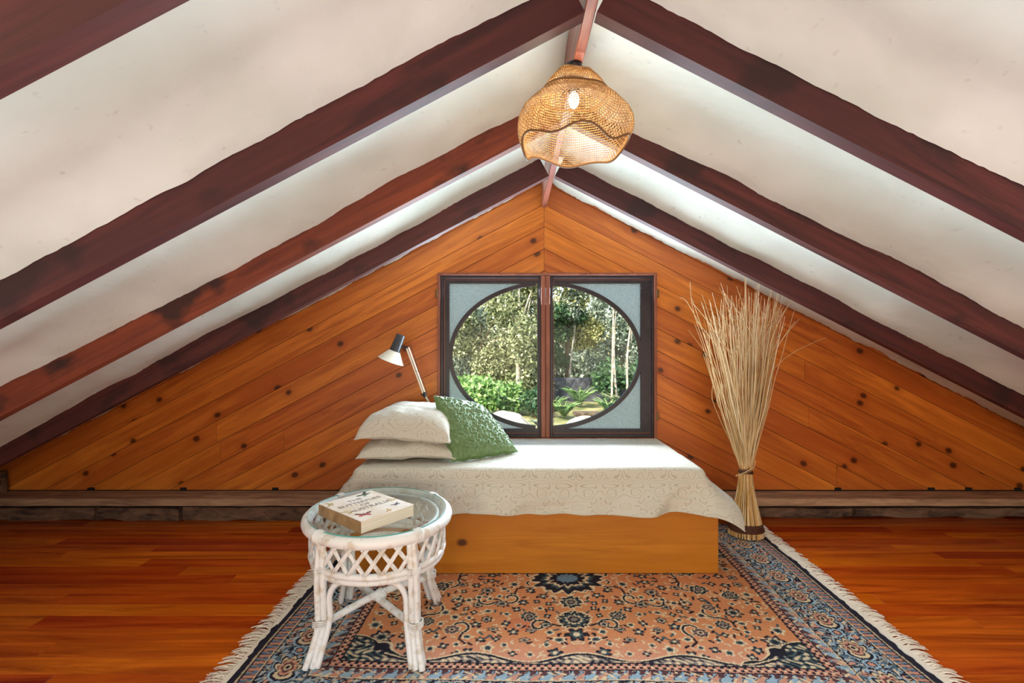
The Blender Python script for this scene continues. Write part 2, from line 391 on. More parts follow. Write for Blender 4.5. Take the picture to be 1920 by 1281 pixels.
# rafters
RY = [.785, 1.46, 2.18, 2.885]; TH = .050
lab = {(0,-1):'brown rafter crossing the top left corner of the photograph', (0,1):'nearest right-hand rafter passing over the camera',
 (1,-1):'long dark rafter left of the lamp, the first complete one', (1,1):'dark rafter at upper right running down to the right edge, in front of the lamp',
 (2,-1):'reddish rafter with black blotches meeting the ridge behind the lamp', (2,1):'blackened brown rafter on the right, second from the pine wall',
 (3,-1):'dark red rafter on the left, closest to the pine wall', (3,1):'dark red rafter on the right, closest to the pine wall, above the reeds'}
for i, ry in enumerate(RY+[.06, -.64, -1.34, -2.04]):
    for side in (-1, 1):
        m = ML if side < 0 else MR; a = math.atan(m); xe = XL if side < 0 else XRT
        L = (abs(xe-XR)-.018)/cos(a)
        R = Matrix.Translation((XR+side*.018, ry, ZL-m*.018)) @ Matrix.Rotation(a if side > 0 else pi-a, 4, 'Y')
        mb = MB(); n = 40; hgt = .27; h0 = .0
        sg = 1 if side > 0 else -1                                 # local z is up for the right side, down for the left
        def rp(u, v, sg=sg, L=L, i=i, side=side):
            return None
        vs = []
        for k in range(n+1):
            x = L*k/n; wob = .0015*nz(x*2, i*5+side)
            for (yy, zz) in ((0,0),(TH,0),(TH,hgt),(0,hgt)):
                ch = .003
                vs.append((x, yy+wob*.5, sg*(zz+(wob if zz == 0 else 0))))
        fs = []
        for k in range(n):
            for j in range(4):
                q = (k*4+j, k*4+(j+1)%4, (k+1)*4+(j+1)%4, (k+1)*4+j); fs.append(q if side < 0 else q[::-1])
        fs += [(0,1,2,3), (n*4+3,n*4+2,n*4+1,n*4)]
        mb.add(vs, fs)
        o = mb.build('roof_beam', M['rafter_red'] if (i, side) == (2,-1) else M['rafter'], matrix=R)
        tag(o, lab.get((i, side), 'dark rafter behind the camera, out of the photograph'), 'beam', 'roof rafters', 'structure')
rb = MB().box(XR-.018, YB, 2.302, XR+.018, YW-.001, 2.50, .003).build('roof_beam', M['ridge'])
tag(rb, 'worn pale ridge beam along the peak, holding the lamp', 'beam', kind='structure')
# sarking sheets between the rafters
cg = thing('ceiling', (XR, 1.0, ZL), 'sagging white painted sarking between the rafters of the pitched roof', 'ceiling', kind='structure')
edges = [(-.59,.06), (.11,.785), (.835,1.46), (1.51,2.18), (2.23,2.885), (2.935,YW)]
edges = [(-2.4,-2.04), (-1.99,-1.34), (-1.29,-.64)] + edges
for bi, (y0, y1) in enumerate(edges):
    for side in (-1, 1):
        m = ML if side < 0 else MR; xe = XL if side < 0 else XRT
        nu = 260 if bi > 3 else 30; nv = 26 if bi > 3 else 4; last = (bi == len(edges)-1)
        def fn(u, v, side=side, m=m, xe=xe, y0=y0, y1=y1, bi=bi, last=last):
            x = XR+(xe-XR)*u; s = bi*7.3+side*3.1; d = abs(x-XR)
            on = .56+.26*nz(d*1.1, s)+.08*nz(d*3, s)
            off = .212-(0 if last else (.100+.018*nz(d*1.6, s, 3))*sstep(on, 1.08, v))
            off += .022*nz(d*1.4, v*1.5, s)*sstep(0,.3,v)*(0 if last else 1)
            off += .007*nz(d*5, v*3, s)*sstep(.3,1,v)
            if v > .96: off += (.007*nz(d*7, s)+.0035*nz(d*45, s)) * (2 if last else 1)
            if last: off += -.012*sstep(.6,1,v)+.012*nz(d*2.2, s)*v
            yy = y0+(y1-y0)*v+(-.002 if v > .96 else 0)
            return (x, yy, ZL+off-m*d)
        o = MB().grid(fn, nu, nv).build('ceiling_panel', M['ceiling'], cg, smooth=True)
# weathered plate and rough log at the foot of the wall
bb = thing('baseboard_back', (0, 3.5, 0), 'weathered grey-brown timber plate with rough log under it along the pine wall', 'baseboard', kind='structure')
def rough_bar(x0, x1, y0, y1, z0, z1, amp, seed, n=60):
    mb = MB(); vs = []; prof = [(y0,z0),(y0,(z0+z1)/2),(y0,z1),(y1,z1),(y1,z0)]
    for k in range(n+1):
        x = x0+(x1-x0)*k/n
        for j, (yy, zz) in enumerate(prof):
            top = .25 if zz == z1 else 1
            vs.append((x, yy+amp*nz(x*4,j*2.3,seed)*(1 if yy == y0 else 0), zz+amp*top*nz(x*5,j*1.7,seed+5)))
    P = len(prof)
    fs = [(k*P+j, (k+1)*P+j, (k+1)*P+(j+1)%P, k*P+(j+1)%P) for k in range(n) for j in range(P)]
    fs += [tuple(range(P)), tuple(range((n+1)*P-1, n*P-1, -1))]
    return mb.add(vs, fs)
rough_bar(XL+.01, -.99, 3.40, YW+.02, .132, .182, .004, 1).build('timber_plate', M['sill'], bb)
rough_bar(-.985, XRT-.01, 3.405, YW+.02, .130, .180, .003, 2).build('timber_plate', M['sill'], bb)
lx = XL+.02
for L in (1.22, .62, .95, .86, 1.6, 1.5, 1.9):
    z1 = .098+random.uniform(-.008,.008) if lx < 1 else .07
    rough_bar(lx, min(lx+L-.02, XRT-.02), 3.475 if lx < 1 else 3.53, YW+.02, .001, z1, .022, lx*3, 30).build('log', M['log'], bb, smooth=False); lx += L
MB().box(XL, 3.585, 0, XRT, YW+.02, .185).build('dark_board', M['darkgap'], bb)
# nail blocks where the boards meet the plate
for px in (172, 345, 517, 1570, 1745, 1815, 1907, 1225):
    x = (px-960)/250.; MB().box(x-.022, YW-.012, .183, x+.022, YW+.002, .203).build('block', M['darkgap'], bb)
tp = MB().box(-4.0, 3.40, .183, -3.74, 3.56, .34, .004).build('timber_post', M['log'], bb)

# ------------------------------------------------------------------ window
tr = thing('trim_1', (.26, YW, WZ0), 'reddish brown timber surround and mullion of the pair of casements', 'window frame', kind='structure')
yf0, yf1 = 3.575, 3.70
MB().box(WX0, yf0, WZ0, WX0+.020, yf1, WZ1, .002).build('jamb', M['trimred'], tr)
MB().box(WX1-.020, yf0, WZ0, WX1, yf1, WZ1, .002).build('jamb', M['trimred'], tr)
MB().box(WX0+.0205, yf0, WZ1-.018, WX1-.0205, yf1, WZ1, .002).build('head', M['trimred'], tr)
MB().box(WX0+.0205, yf0-.01, WZ0, WX1-.0205, yf1, WZ0+.014, .002).build('window_sill', M['trimred'], tr)
MB().box(.217, yf0, WZ0+.0145, .249, yf1, WZ1-.0185, .004).build('mullion', M['trimred'], tr)
MB().box(.251, yf0, WZ0+.0145, .283, yf1, WZ1-.0185, .004).build('mullion', M['trimred'], tr)
CX, CZ, EA, EB = .252, 1.190, .700, .528
def ell(t, da=0): return (CX+(EA+da)*cos(t), CZ+(EB+da)*sin(t))
for n_, (sx0, sx1, gx0, gx1, nm) in enumerate(((-.534,.215,-.472,.190,'left'), (.285,1.058,.308,.968,'right'))):
    gz0, gz1 = .642, 1.735; sz0, sz1 = WZ0+.016, WZ1-.020
    wn_ = thing('window_%d' % (n_+1), ((sx0+sx1)/2, 3.62, sz0), ('left' if n_ == 0 else 'right')+'-hand dark casement, half of a round window with frosted corners', 'window', kind='structure')
    yo, yi = 3.592, 3.635
    fr = MB()
    for (a,b,c,d) in ((sx0,sz0,gx0,sz1),(gx1,sz0,sx1,sz1),(gx0,sz0,gx1,gz0),(gx0,gz1,gx1,sz1)): fr.box(a, yo+.012, b, c, yi, d)
    e = .020                                                       # raised outer moulding of the sash
    for (a,b,c,d) in ((sx0,sz0,sx0+e,sz1),(sx1-e*.6,sz0,sx1,sz1),(sx0+e,sz0,sx1-e*.6,sz0+e),(sx0+e,sz1-e,sx1-e*.6,sz1)): fr.box(a, yo-.004, b, c, yo+.014, d, .002)
    fr.build('sash_frame', M['sash'], wn_)
    # bead line
    bd = MB(); q = .026
    for (a,b,c,d) in ((sx0+q,sz0+q,sx0+q+.004,sz1-q),(sx0+q,sz0+q,sx1-q*.6,sz0+q+.004),(sx0+q,sz1-q-.004,sx1-q*.6,sz1-q)): bd.box(a, yo+.009, b, c, yo+.013, d)
    bd.build('bead', M['trimred'], wn_)
    # curved glazing bar
    xs = gx1 if n_ == 0 else gx0
    ts = [t for t in np.linspace(0, 2*pi, 361)]
    if n_ == 0: ts = [t for t in np.linspace(pi/2, 3*pi/2, 121) if ell(t)[0] <= gx1+.004]
    else: ts = [t for t in np.linspace(-pi/2, pi/2, 121) if ell(t)[0] >= gx0-.004]
    vs = []
    for t in ts:
        for da, yy in ((0,yo+.01),(.030,yo+.01),(.030,yi-.005),(0,yi-.005)):
            x, z = ell(t, da); vs.append((min(max(x,gx0-.006),gx1+.006), yy, z))
    fs = [(k*4+j, k*4+(j+1)%4, (k+1)*4+(j+1)%4, (k+1)*4+j) for k in range(len(ts)-1) for j in range(4)]
    MB().add(vs, fs).build('curved_glazing_bar', M['sash'], wn_)
    inner = [ell(t, .014) for t in ts]
    inner = [(min(max(x,gx0-.004),gx1+.004), z) for x, z in inner]
    MB().poly(inner, 3.622, 3.626).build('clear_pane', M['pane'], wn_)
    for sg in (-1, 1):
        zc = gz1+.004 if sg > 0 else gz0-.004; xc = gx0-.004 if n_ == 0 else gx1+.004
        arc = [ell(t, .020) for t in ts if sg*(ell(t,.02)[1]-CZ) > .0]
        arc = [p for p in arc if abs(p[1]-CZ) < abs(zc-CZ) and gx0-.004 < p[0] < gx1+.004]
        arc.sort(key=lambda p: p[0])
        pts = (arc+[(arc[-1][0], zc), (xc, zc), (xc, arc[0][1])]) if n_ == 0 else (arc+[(xc, arc[-1][1]), (xc, zc), (arc[0][0], zc)])
        MB().poly(pts, 3.621, 3.627).build('frosted_pane', M['obscure'], wn_)
    # hinges on the outer jamb
    hx = WX0-.006 if n_ == 0 else WX1+.006
    for hz in (1.655, .74): MB().box(hx-.010, 3.572, hz-.03, hx+.010, 3.598, hz+.03, .003).build('hinge', M['brass'], wn_)

# ------------------------------------------------------------------ rug
RX, RYC, RL, RW, RA = .295, 2.475, 1.345, .955, math.radians(-1.8)
def rug_pattern(nu, nv):
    """colours of the woven design, drawn on a nu x nv grid of cells in metres from the centre"""
    U, V = np.meshgrid(np.linspace(-RL, RL, nu), np.linspace(-RW, RW, nv), indexing='ij')
    c = lambda *a: np.array([lin(k) for k in a])
    SAL, PINK, NAVY, TEAL, CREAM, BLUE, LBLUE, GREY, RED, WINE = c(220,146,98), c(222,158,132), c(38,36,48), c(70,92,96), c(234,210,172), c(116,148,172), c(168,196,214), c(140,126,120), c(206,110,84), c(96,62,66)
    r = np.random.RandomState(11)
    img = np.empty(U.shape+(3,)); img[:] = SAL
    U0, V0 = U, V; U = U0+.0035*np.sin(V0*58+2*np.sin(U0*31))+.0022*np.sin(V0*131+U0*90); V = V0+.0035*np.sin(U0*61+2*np.sin(V0*37))+.0022*np.sin(U0*143-V0*80)
    FU, FV = .955, .568; VO = .12                                            # half size of the salmon field
    # pinker towards the field's edge
    k = np.clip((np.abs(V)-.38)/.2, 0, 1)[..., None]; img[:] = img*(1-k)+PINK*k
    def paint(mask, col, a=1.): img[mask] = img[mask]*(1-a)+np.array(col)*a
    def blob(u0, v0, R):
        R += .007; i0, i1 = np.searchsorted(U0[:,0], [u0-R, u0+R]); j0, j1 = np.searchsorted(V0[0], [v0-R, v0+R])
        return slice(max(i0,0), i1), slice(max(j0,0), j1)
    def flower(u0, v0, R, n, rot, cols, squash=1.):
        for su in (-1, 1):
            for sv in (-1, 1):
                a, b = su*u0, sv*v0+VO; s = blob(a, b, R*1.5); uu, vv = (U[s]-a)*su, (V[s]-b)*sv/squash
                if uu.size == 0: continue
                d = np.hypot(uu, vv); th = np.arctan2(vv, uu)+rot
                pet = np.abs(np.cos(th*n/2.)); sub = img[s]
                jit = .08*np.sin(th*n*1.5+R*90)
                for rad, col, depth in cols:
                    mask = d < R*(rad*(1-depth+depth*pet)+jit*rad); sub[mask] = col
                img[s] = sub
    def curve(pts, wd, col, mirror=True):
        pts = np.array(pts)
        for su in ((-1, 1) if mirror else (1,)):
            for sv in ((-1, 1) if mirror else (1,)):
                for a, b in zip(pts[:-1], pts[1:]):
                    A = a*[su, sv]+np.array([0,VO]); B = b*[su, sv]+np.array([0,VO]); mid = (A+B)/2; R = np.hypot(*(B-A))/2+wd*1.2; s = blob(mid[0], mid[1], R)
                    uu, vv = U[s]-A[0], V[s]-A[1]
                    if uu.size == 0: continue
                    dx, dy = B-A; L2 = dx*dx+dy*dy+1e-9; t = np.clip((uu*dx+vv*dy)/L2, 0, 1)
                    m = np.hypot(uu-t*dx, vv-t*dy) < wd; sub = img[s]; sub[m] = col; img[s] = sub
    def spiral(u0, v0, R, a0, turns, col, wd, sg=1):
        t = np.linspace(0, 1, 22); rr = R*(1-.75*t); a = a0+sg*turns*2*pi*t
        curve(np.c_[u0+rr*np.cos(a), v0+rr*np.sin(a)], wd, col)
    # fine pale sprigs everywhere in the quadrant
    for i in range(210):
        u0, v0 = r.uniform(0, FU), r.uniform(0, FV+VO); a = r.uniform(0, 2*pi); L = r.uniform(.008,.024)
        curve([(u0,v0),(u0+L*cos(a),v0+L*sin(a)),(u0+1.6*L*cos(a+.6),v0+1.6*L*sin(a+.6))], .0035, CREAM*.95)
    for i in range(150):
        u0, v0 = r.uniform(0, FU), r.uniform(0, FV); a = r.uniform(0, 2*pi); L = r.uniform(.01,.022)
        curve([(u0,v0),(u0+L*cos(a),v0+L*sin(a))], .0055, NAVY if i % 3 else TEAL)
    # curling vines
    for u0, v0, R, a0, sg in ((.30,.20,.055,.4,1),(.42,.22,.05,2.6,-1),(.66,.30,.055,1.2,1),(.16,.43,.05,3.4,1),(.80,.16,.05,.2,-1),(.52,.45,.05,2,1),(.20,.05,.05,1,1),(.62,.07,.05,4,-1)):
        spiral(u0, v0, R, a0, .95, CREAM, .011, sg); spiral(u0, v0, R, a0, .95, NAVY, .0055, sg)
        a = a0; curve([(u0+R*cos(a),v0+R*sin(a)),(u0+1.8*R*cos(a-.3*sg),v0+1.8*R*sin(a-.3*sg)),(u0+2.5*R*cos(a-.1*sg),v0+2.5*R*sin(a-.1*sg))], .0055, NAVY)
    big = [(1.,CREAM,.30),(.88,NAVY,.28),(.66,TEAL,.25),(.5,CREAM,.3),(.38,NAVY,.2),(.2,GREY,0)]
    bigb = [(1.,NAVY,.42),(.74,GREY,.35),(.6,CREAM,.4),(.42,TEAL,.2),(.24,NAVY,.1)]
    bud = [(1.,NAVY,.5),(.6,TEAL,.3),(.3,CREAM,0)]
    star = [(1.,CREAM,.5),(.55,TEAL,.2),(.25,NAVY,0)]
    wine = [(1.,CREAM,.2),(.86,NAVY,.2),(.7,WINE*.9+GREY*.3,.2),(.4,CREAM,.4),(.22,NAVY,0)]
    flower(0,0,.20,12,0,[(1.,CREAM,.1),(.95,NAVY,.16),(.72,TEAL,.2),(.6,CREAM,.2),(.5,NAVY,.2),(.3,BLUE,.2)],.8)
    flower(0,.235,.062,8,0,big); flower(0,.385,.085,10,.2,big,.9); flower(0,.50,.05,6,0,bud)
    pts = []
    for i in range(4000):
        u0, v0 = r.uniform(.06, FU-.05), r.uniform(.03, FV+VO-.05); R = r.choice([.034,.040,.046,.056,.024,.028,.020])
        if np.hypot(u0, v0/.8) < .22+R: continue
        if all(np.hypot(u0-a, v0-b) > (R+c_)*1.12 for a, b, c_ in pts+[(0,.235,.07),(0,.385,.09)]): pts.append((u0, v0, R))
        if len(pts) > 96: break
    for u0, v0, R in pts:
        if R > .035: flower(u0, v0, R, r.choice([7,8,9]), r.uniform(0,6), [big,bigb,wine][r.randint(3)], r.choice([.75,.9,1.]))
        elif R > .026: flower(u0, v0, R, r.choice([5,6]), r.uniform(0,6), [bud,star,bigb][r.randint(3)], r.choice([.7,1.]))
        else: flower(u0, v0, R, 4, r.uniform(0,6), [bud,star][r.randint(2)])
    # a repaired, redder patch
    m = ((U+.24)**2/.004+(V+.30)**2/.003) < 1; img[m & (img[...,0] > .5)] = img[m & (img[...,0] > .5)]*.55+RED*.45
    # corner spandrels and side scallops in teal and navy
    au, av = np.abs(U), np.abs(V)
    cd = (FU-au)*.62+(FV-av)*1.0
    sc = .17+.030*np.abs(np.sin(au*26))+.016*np.sin(av*60)
    inf = (au < FU) & (av < FV)
    h1 = np.sin(U*95+3*np.sin(V*70))*np.sin(V*105+2*np.sin(U*60))
    m = inf & (cd < sc); img[m] = TEAL*1.1; img[m & (h1 > .25)] = CREAM*.9; img[m & (h1 < -.35)] = NAVY
    img[m & (cd > sc-.020)] = NAVY; m2 = inf & (cd >= sc) & (cd < sc+.010); img[m2] = CREAM
    # small ogees along the long sides
    og = .028+.026*np.cos((au-.43)*2*pi/.43); m = inf & (FV-av < og) & (au < .8); img[m] = GREY*1.2
    img[m & (h1 > .2)] = CREAM; img[m & (h1 < -.5)] = NAVY; m = inf & (np.abs(FV-av-og) < .006) & (FV-av > .006) & (au < .8); img[m] = NAVY
    m = inf & (FV-av-og > .006) & (FV-av-og < .013) & (FV-av > .01) & (au < .8); img[m] = CREAM
    # borders: distance outwards from the field edge
    e = np.maximum(au-FU, av-FV); along = np.where(au-FU > av-FV, V, U)
    def band(a, b): return (e >= a) & (e < b)
    img[band(0,.008)] = NAVY
    b1 = band(.008,.040); img[b1] = PINK; ph = np.sin(along*2*pi/.030); img[b1 & (ph*np.sin((e-.008)/.032*2*pi+.5) > .15)] = NAVY; img[b1 & (np.abs(e-.024) < .005) & (ph > .6)] = CREAM
    img[band(.040,.046)] = NAVY
    b2 = band(.046,.096); img[b2] = LBLUE*.85; q = np.sin(along*2*pi/.085); q2 = np.cos(along*2*pi/.085+np.sin(e*90)*1.4)
    img[b2 & (q2 > .45)] = PINK*.9; img[b2 & (np.abs(q2-.15) < .16)] = NAVY; img[b2 & (q*q2 > .35)] = WINE; img[b2 & (h1 > .62)] = CREAM
    img[band(.096,.101)] = CREAM; img[band(.101,.106)] = NAVY
    b3 = band(.106,.290); img[b3] = LBLUE*.85
    h2 = np.sin(U*52+2*np.sin(V*43+1))*np.sin(V*58+2*np.sin(U*39)); h3 = np.sin(U*130+V*70+3*h2)
    h4 = np.sin(U*96+3*h2)*np.sin(V*101+3*h2+1); img[b3 & (h2 > .45)] = PINK; img[b3 & (h2 < -.45)] = BLUE*.62; img[b3 & (np.abs(h2-.26) < .13)] = NAVY; img[b3 & (np.abs(h2+.30) < .07)] = CREAM; img[b3 & (h4 > .55)] = NAVY*1.3; img[b3 & (h4 < -.6)] = CREAM*.9; img[b3 & (h3 > .9)] = NAVY
    per = .21; w_ = (along+.5*per) % per-.5*per; ee = e-.198
    d = np.hypot(w_/1.25, ee); th = np.arctan2(ee, w_)
    for rad, col, dep in ((.070,LBLUE*1.05,.3),(.064,NAVY,.34),(.054,CREAM,.4),(.042,NAVY,.4),(.036,PINK,.3),(.026,WINE,.3),(.016,CREAM,.2),(.008,NAVY,0)):
        img[b3 & (d < rad*(1-dep+dep*np.abs(np.cos(th*3+ee*40))))] = col
    w2 = along % per-.5*per; d = np.hypot(w2/.9, ee); th = np.arctan2(ee, w2)
    for rad, col in ((.040,NAVY),(.033,LBLUE),(.022,NAVY),(.014,PINK)): img[b3 & (d < rad*(.75+.25*np.abs(np.cos(th*3))))] = col
    img[band(.290,.296)] = NAVY; img[band(.296,.301)] = CREAM
    b4 = band(.301,.345); img[b4] = PINK*.9; img[b4 & (np.sin(along*2*pi/.040+np.sign(e-.323)*.8) > .2)] = BLUE*.8; img[b4 & (np.abs(np.sin(along*2*pi/.040)) < .32)] = NAVY
    img[band(.345,.353)] = NAVY; img[band(.353,.36)] = CREAM*.8; img[band(.36,.5)] = NAVY*1.3
    fz = r.uniform(.86, 1.08, U.shape)[..., None]
    return np.clip(img*fz, 0, 1), U, V
def build_rug():
    nu, nv = 680, 480; img, U, V = rug_pattern(nu, nv)
    wave = .004*np.sin(U*5+1)*np.cos(V*4)+.003*np.sin(V*9+U*3)
    Z = .008+np.abs(wave)*.5
    X = U + .008*np.sin(V*4)*np.abs(U)/RL; Y = V+.010*np.sin(U*3.2+.5)+.004*np.sin(U*9)
    co = np.stack([X, Y, Z], -1).reshape(-1, 3)
    i, j = np.meshgrid(np.arange(nu-1), np.arange(nv-1), indexing='ij'); a = (i*nv+j).ravel()
    quads = np.stack([a, a+nv, a+nv+1, a+1], -1)
    me = bpy.data.meshes.new('pile'); me.vertices.add(len(co)); me.vertices.foreach_set('co', co.ravel().astype(np.float32))
    me.loops.add(quads.size); me.loops.foreach_set('vertex_index', quads.ravel().astype(np.int32))
    me.polygons.add(len(quads)); me.polygons.foreach_set('loop_start', np.arange(0, quads.size, 4, dtype=np.int32))
    me.update(calc_edges=True); me.validate()
    ca = me.color_attributes.new('Col', 'FLOAT_COLOR', 'POINT')
    ca.data.foreach_set('color', np.c_[img.reshape(-1, 3), np.ones(nu*nv)].ravel().astype(np.float32))
    me.polygons.foreach_set('use_smooth', [True]*len(me.polygons)); me.materials.append(mk_attr('persian_rug_wool'))
    root = thing('floral_rug', (RX, RYC, 0), 'salmon and blue floral rug with white fringes under the daybed and table', 'rug')
    root.rotation_euler.z = RA
    o = bpy.data.objects.new('woven_pile', me); COL.objects.link(o); o.parent = root
    # hem
    hem = MB(); hem.box(-RL, -RW, .0, RL, RW, .006); h = hem.build('backing', M['white_matt']); h.location = (0,0,0); h.data.transform(Matrix.Translation((0,0,0))); h.parent = root
    for sd in (-1, 1):
        fr = MB(); n = 250
        fr.box(min(sd*RL, sd*(RL+.022)), -RW, .001, max(sd*RL, sd*(RL+.022)), RW, .009)
        for k in range(n):
            v = -RW+2*RW*(k+.5)/n; c0 = nz(v*7, sd); L = .064+.022*nz(v*9, sd*3)+random.uniform(-.018,.020); dv = .030*c0+random.gauss(0,.014)
            for q in range(2):
                dd = random.gauss(0,.009)
                fr.tube([(sd*(RL+.018), v, .006), (sd*(RL+.022+L*.5), v+dv*.5+dd, .009+random.random()*.006), (sd*(RL+.022+L), v+dv+dd*1.6, .004)], [.0030,.0026,.0014], 3, sub=3)
        f = fr.build('fringe', plain('fringe_cotton', S(236,224,206), .9)); f.data.transform(Matrix.Translation(f.location)); f.location = (0,0,0); f.parent = root; f['kind'] = 'stuff'
build_rug()

# ------------------------------------------------------------------ daybed
BX0, BX1, BY0, BY1, BZT = -.93, 1.1386, 2.648, 3.565, .395
bed = thing('daybed', (.1, 3.1, .012), 'low box daybed with plain pine front standing on the rug under the window', 'bed')
MB().box(BX0, BY0, .014, BX1, BY0+.022, BZT, .002).build('front_panel', M['pine_bed'], bed)
for x in (BX0, BX1-.022): MB().box(x, BY0+.0225, .014, x+.022, BY1, BZT, .002).build('side_panel', M['pine_bed'], bed)
MB().box(BX0+.022, BY0+.0225, .30, BX1-.022, BY1, .325).build('bed_deck', M['pine_bed'], bed)
MB().box(BX0+.05, BY0+.05, .326, BX1-.05, BY1-.005, .560, .035).build('mattress', plain('mattress_ticking', S(230,226,216), .9), bed)
# bedspread: cloth laid over the mattress, falling at the front and both ends
IX0, IX1, IY0, IY1, TZ = -.86, 1.055, 2.735, 3.565, .580
def drape(s, t):
    qx = min(max(s, IX0), IX1); qy = max(t, IY0); dx, dy = s-qx, t-qy; d = math.hypot(dx, dy)
    top = TZ+.004*nz(s*3, t*3)+.0035*nz(s*8, t*12)
    if d < 1e-6: return (s, t, top-.004*sstep(3.45,3.56,t))
    nx, ny = dx/d, dy/d; r = .045; arc = r*pi/2
    fl = .36+.42*abs(nx)
    if d < arc: a = d/r; o, dr = r*sin(a), r*(1-cos(a))
    else: e = d-arc; o, dr = r+e*fl/sqrt(1+fl*fl), r+e/sqrt(1+fl*fl)
    fold = sstep(.05,.28,d)
    al = qx*1.0+qy
    o += fold*(.026+.022*sin(al*11+1.6*sin(al*5)+d*12)+.032*nz(al*5+d*5, d*4)+.007*sin(al*33+d*22))
    o += .006*sstep(.03,.1,d)*nz(al*14+d*9, d*16)
    dr -= fold*.008*nz(al*4, 9)
    # diagonal tension folds running from the pillow end
    dr -= 0
    o += fold*.014*sin(s*14+t*26)*exp(-((s+.35)/.45)**2)
    x, y, z = qx+nx*o, qy+ny*o, top-dr
    if z < .425:                                                   # cloth stays outside the box
        if y > BY0-.012 and t < IY0 and BX0-.01 < x < BX1+.01: y = BY0-.012
        elif t >= IY0-.03 and BX0-.012 < x < BX1+.012: x = BX1+.012 if s > 0 else BX0-.012
    return (x, y, z)
HG = .262
nu, nv = 330, 150
cs = MB().grid(lambda u, v: drape(IX0-HG+(IX1-IX0+2*HG)*u, IY0-HG+(IY1-IY0+HG)*v), nu, nv)
sp = cs.build('bedspread', M['spread'], smooth=True); tag(sp, 'cream damask bedspread draped over the daybed', 'bedspread')
sp.modifiers.new('thick', 'SOLIDIFY').thickness = .004
hm = MB(); path = [drape(IX0-HG+(IX1-IX0+2*HG)*k/200, IY0-HG) for k in range(201)]
hm.tube([(x, y-.001, z) for x, y, z in path], .0035, 5).build('hem_stitching', M['spread'], sp)
# pillows
def pillow(cx, cy, z0, w, d, h, hb, rot, tilt, name, label, seed, grp):
    R = Matrix.Translation((cx, cy, z0)) @ Matrix.Rotation(rot, 4, 'Z') @ Matrix.Rotation(tilt, 4, 'Y')
    mb = MB(); n = 44
    for sg in (1, -1):
        def fn(u, v, sg=sg):
            a, b = 2*u-1, 2*v-1
            q = max(0,(1-abs(a)**3.4))*max(0,(1-abs(b)**3.)); hh = q**(.36 if sg > 0 else .5)*(1+(.10*a*(1-a*a) if sg > 0 else 0))
            pin = 1-.055*(1-a*a)*(abs(b)**6)-.0; pin2 = 1-.07*(1-b*b)*(abs(a)**6)
            x = a*w/2*pin2; y = b*d/2*pin
            z = (h if sg > 0 else -hb)*hh+(.020*nz(x*7, y*7, seed)+.008*nz(x*18, y*18, seed+4))*hh
            z += .016*nz(x*3, y*4, seed+9)*(1-hh)-.014*(abs(a)*abs(b))**4
            z += hb
            return R @ Vector((x, y, max(z, .004) if sg < 0 else z+.001))
        g = MB().grid(fn, n, n)
        if sg < 0: g.f = [f[::-1] for f in g.f]
        mb.add(g.v, g.f)
    o = mb.build(name, M['pillow'], smooth=True); tag(o, label, 'pillow', grp)
    ring = []
    for k in range(80):
        t = k/80*4; s_ = int(t); f = t-s_
        a, b = [(-1+2*f,-1),(1,-1+2*f),(1-2*f,1),(-1,1-2*f)][s_]
        pin = 1-.055*(1-a*a)*(abs(b)**6); pin2 = 1-.07*(1-b*b)*(abs(a)**6); x, y = a*w/2*pin2, b*d/2*pin
        ring.append(R @ Vector((x, y, max(hb+.016*nz(x*3, y*4, seed+9)-.014*(abs(a)*abs(b))**4, .005))))
    MB().tube(ring, .0042, 6, closed=True).build('piping', M['pillow'], o, smooth=True)
    return o
pillow(-.635, 3.13, .584, .57, .69, .085, .042, math.radians(3), math.radians(0), 'pillow', 'cream damask pillow lying on the daybed, underneath the other one', 2, 'damask pillows')
pillow(-.630, 3.13, .690, .56, .68, .158, .040, math.radians(-2), math.radians(2), 'pillow', 'plump cream damask pillow on top of the other one', 8, 'damask pillows')
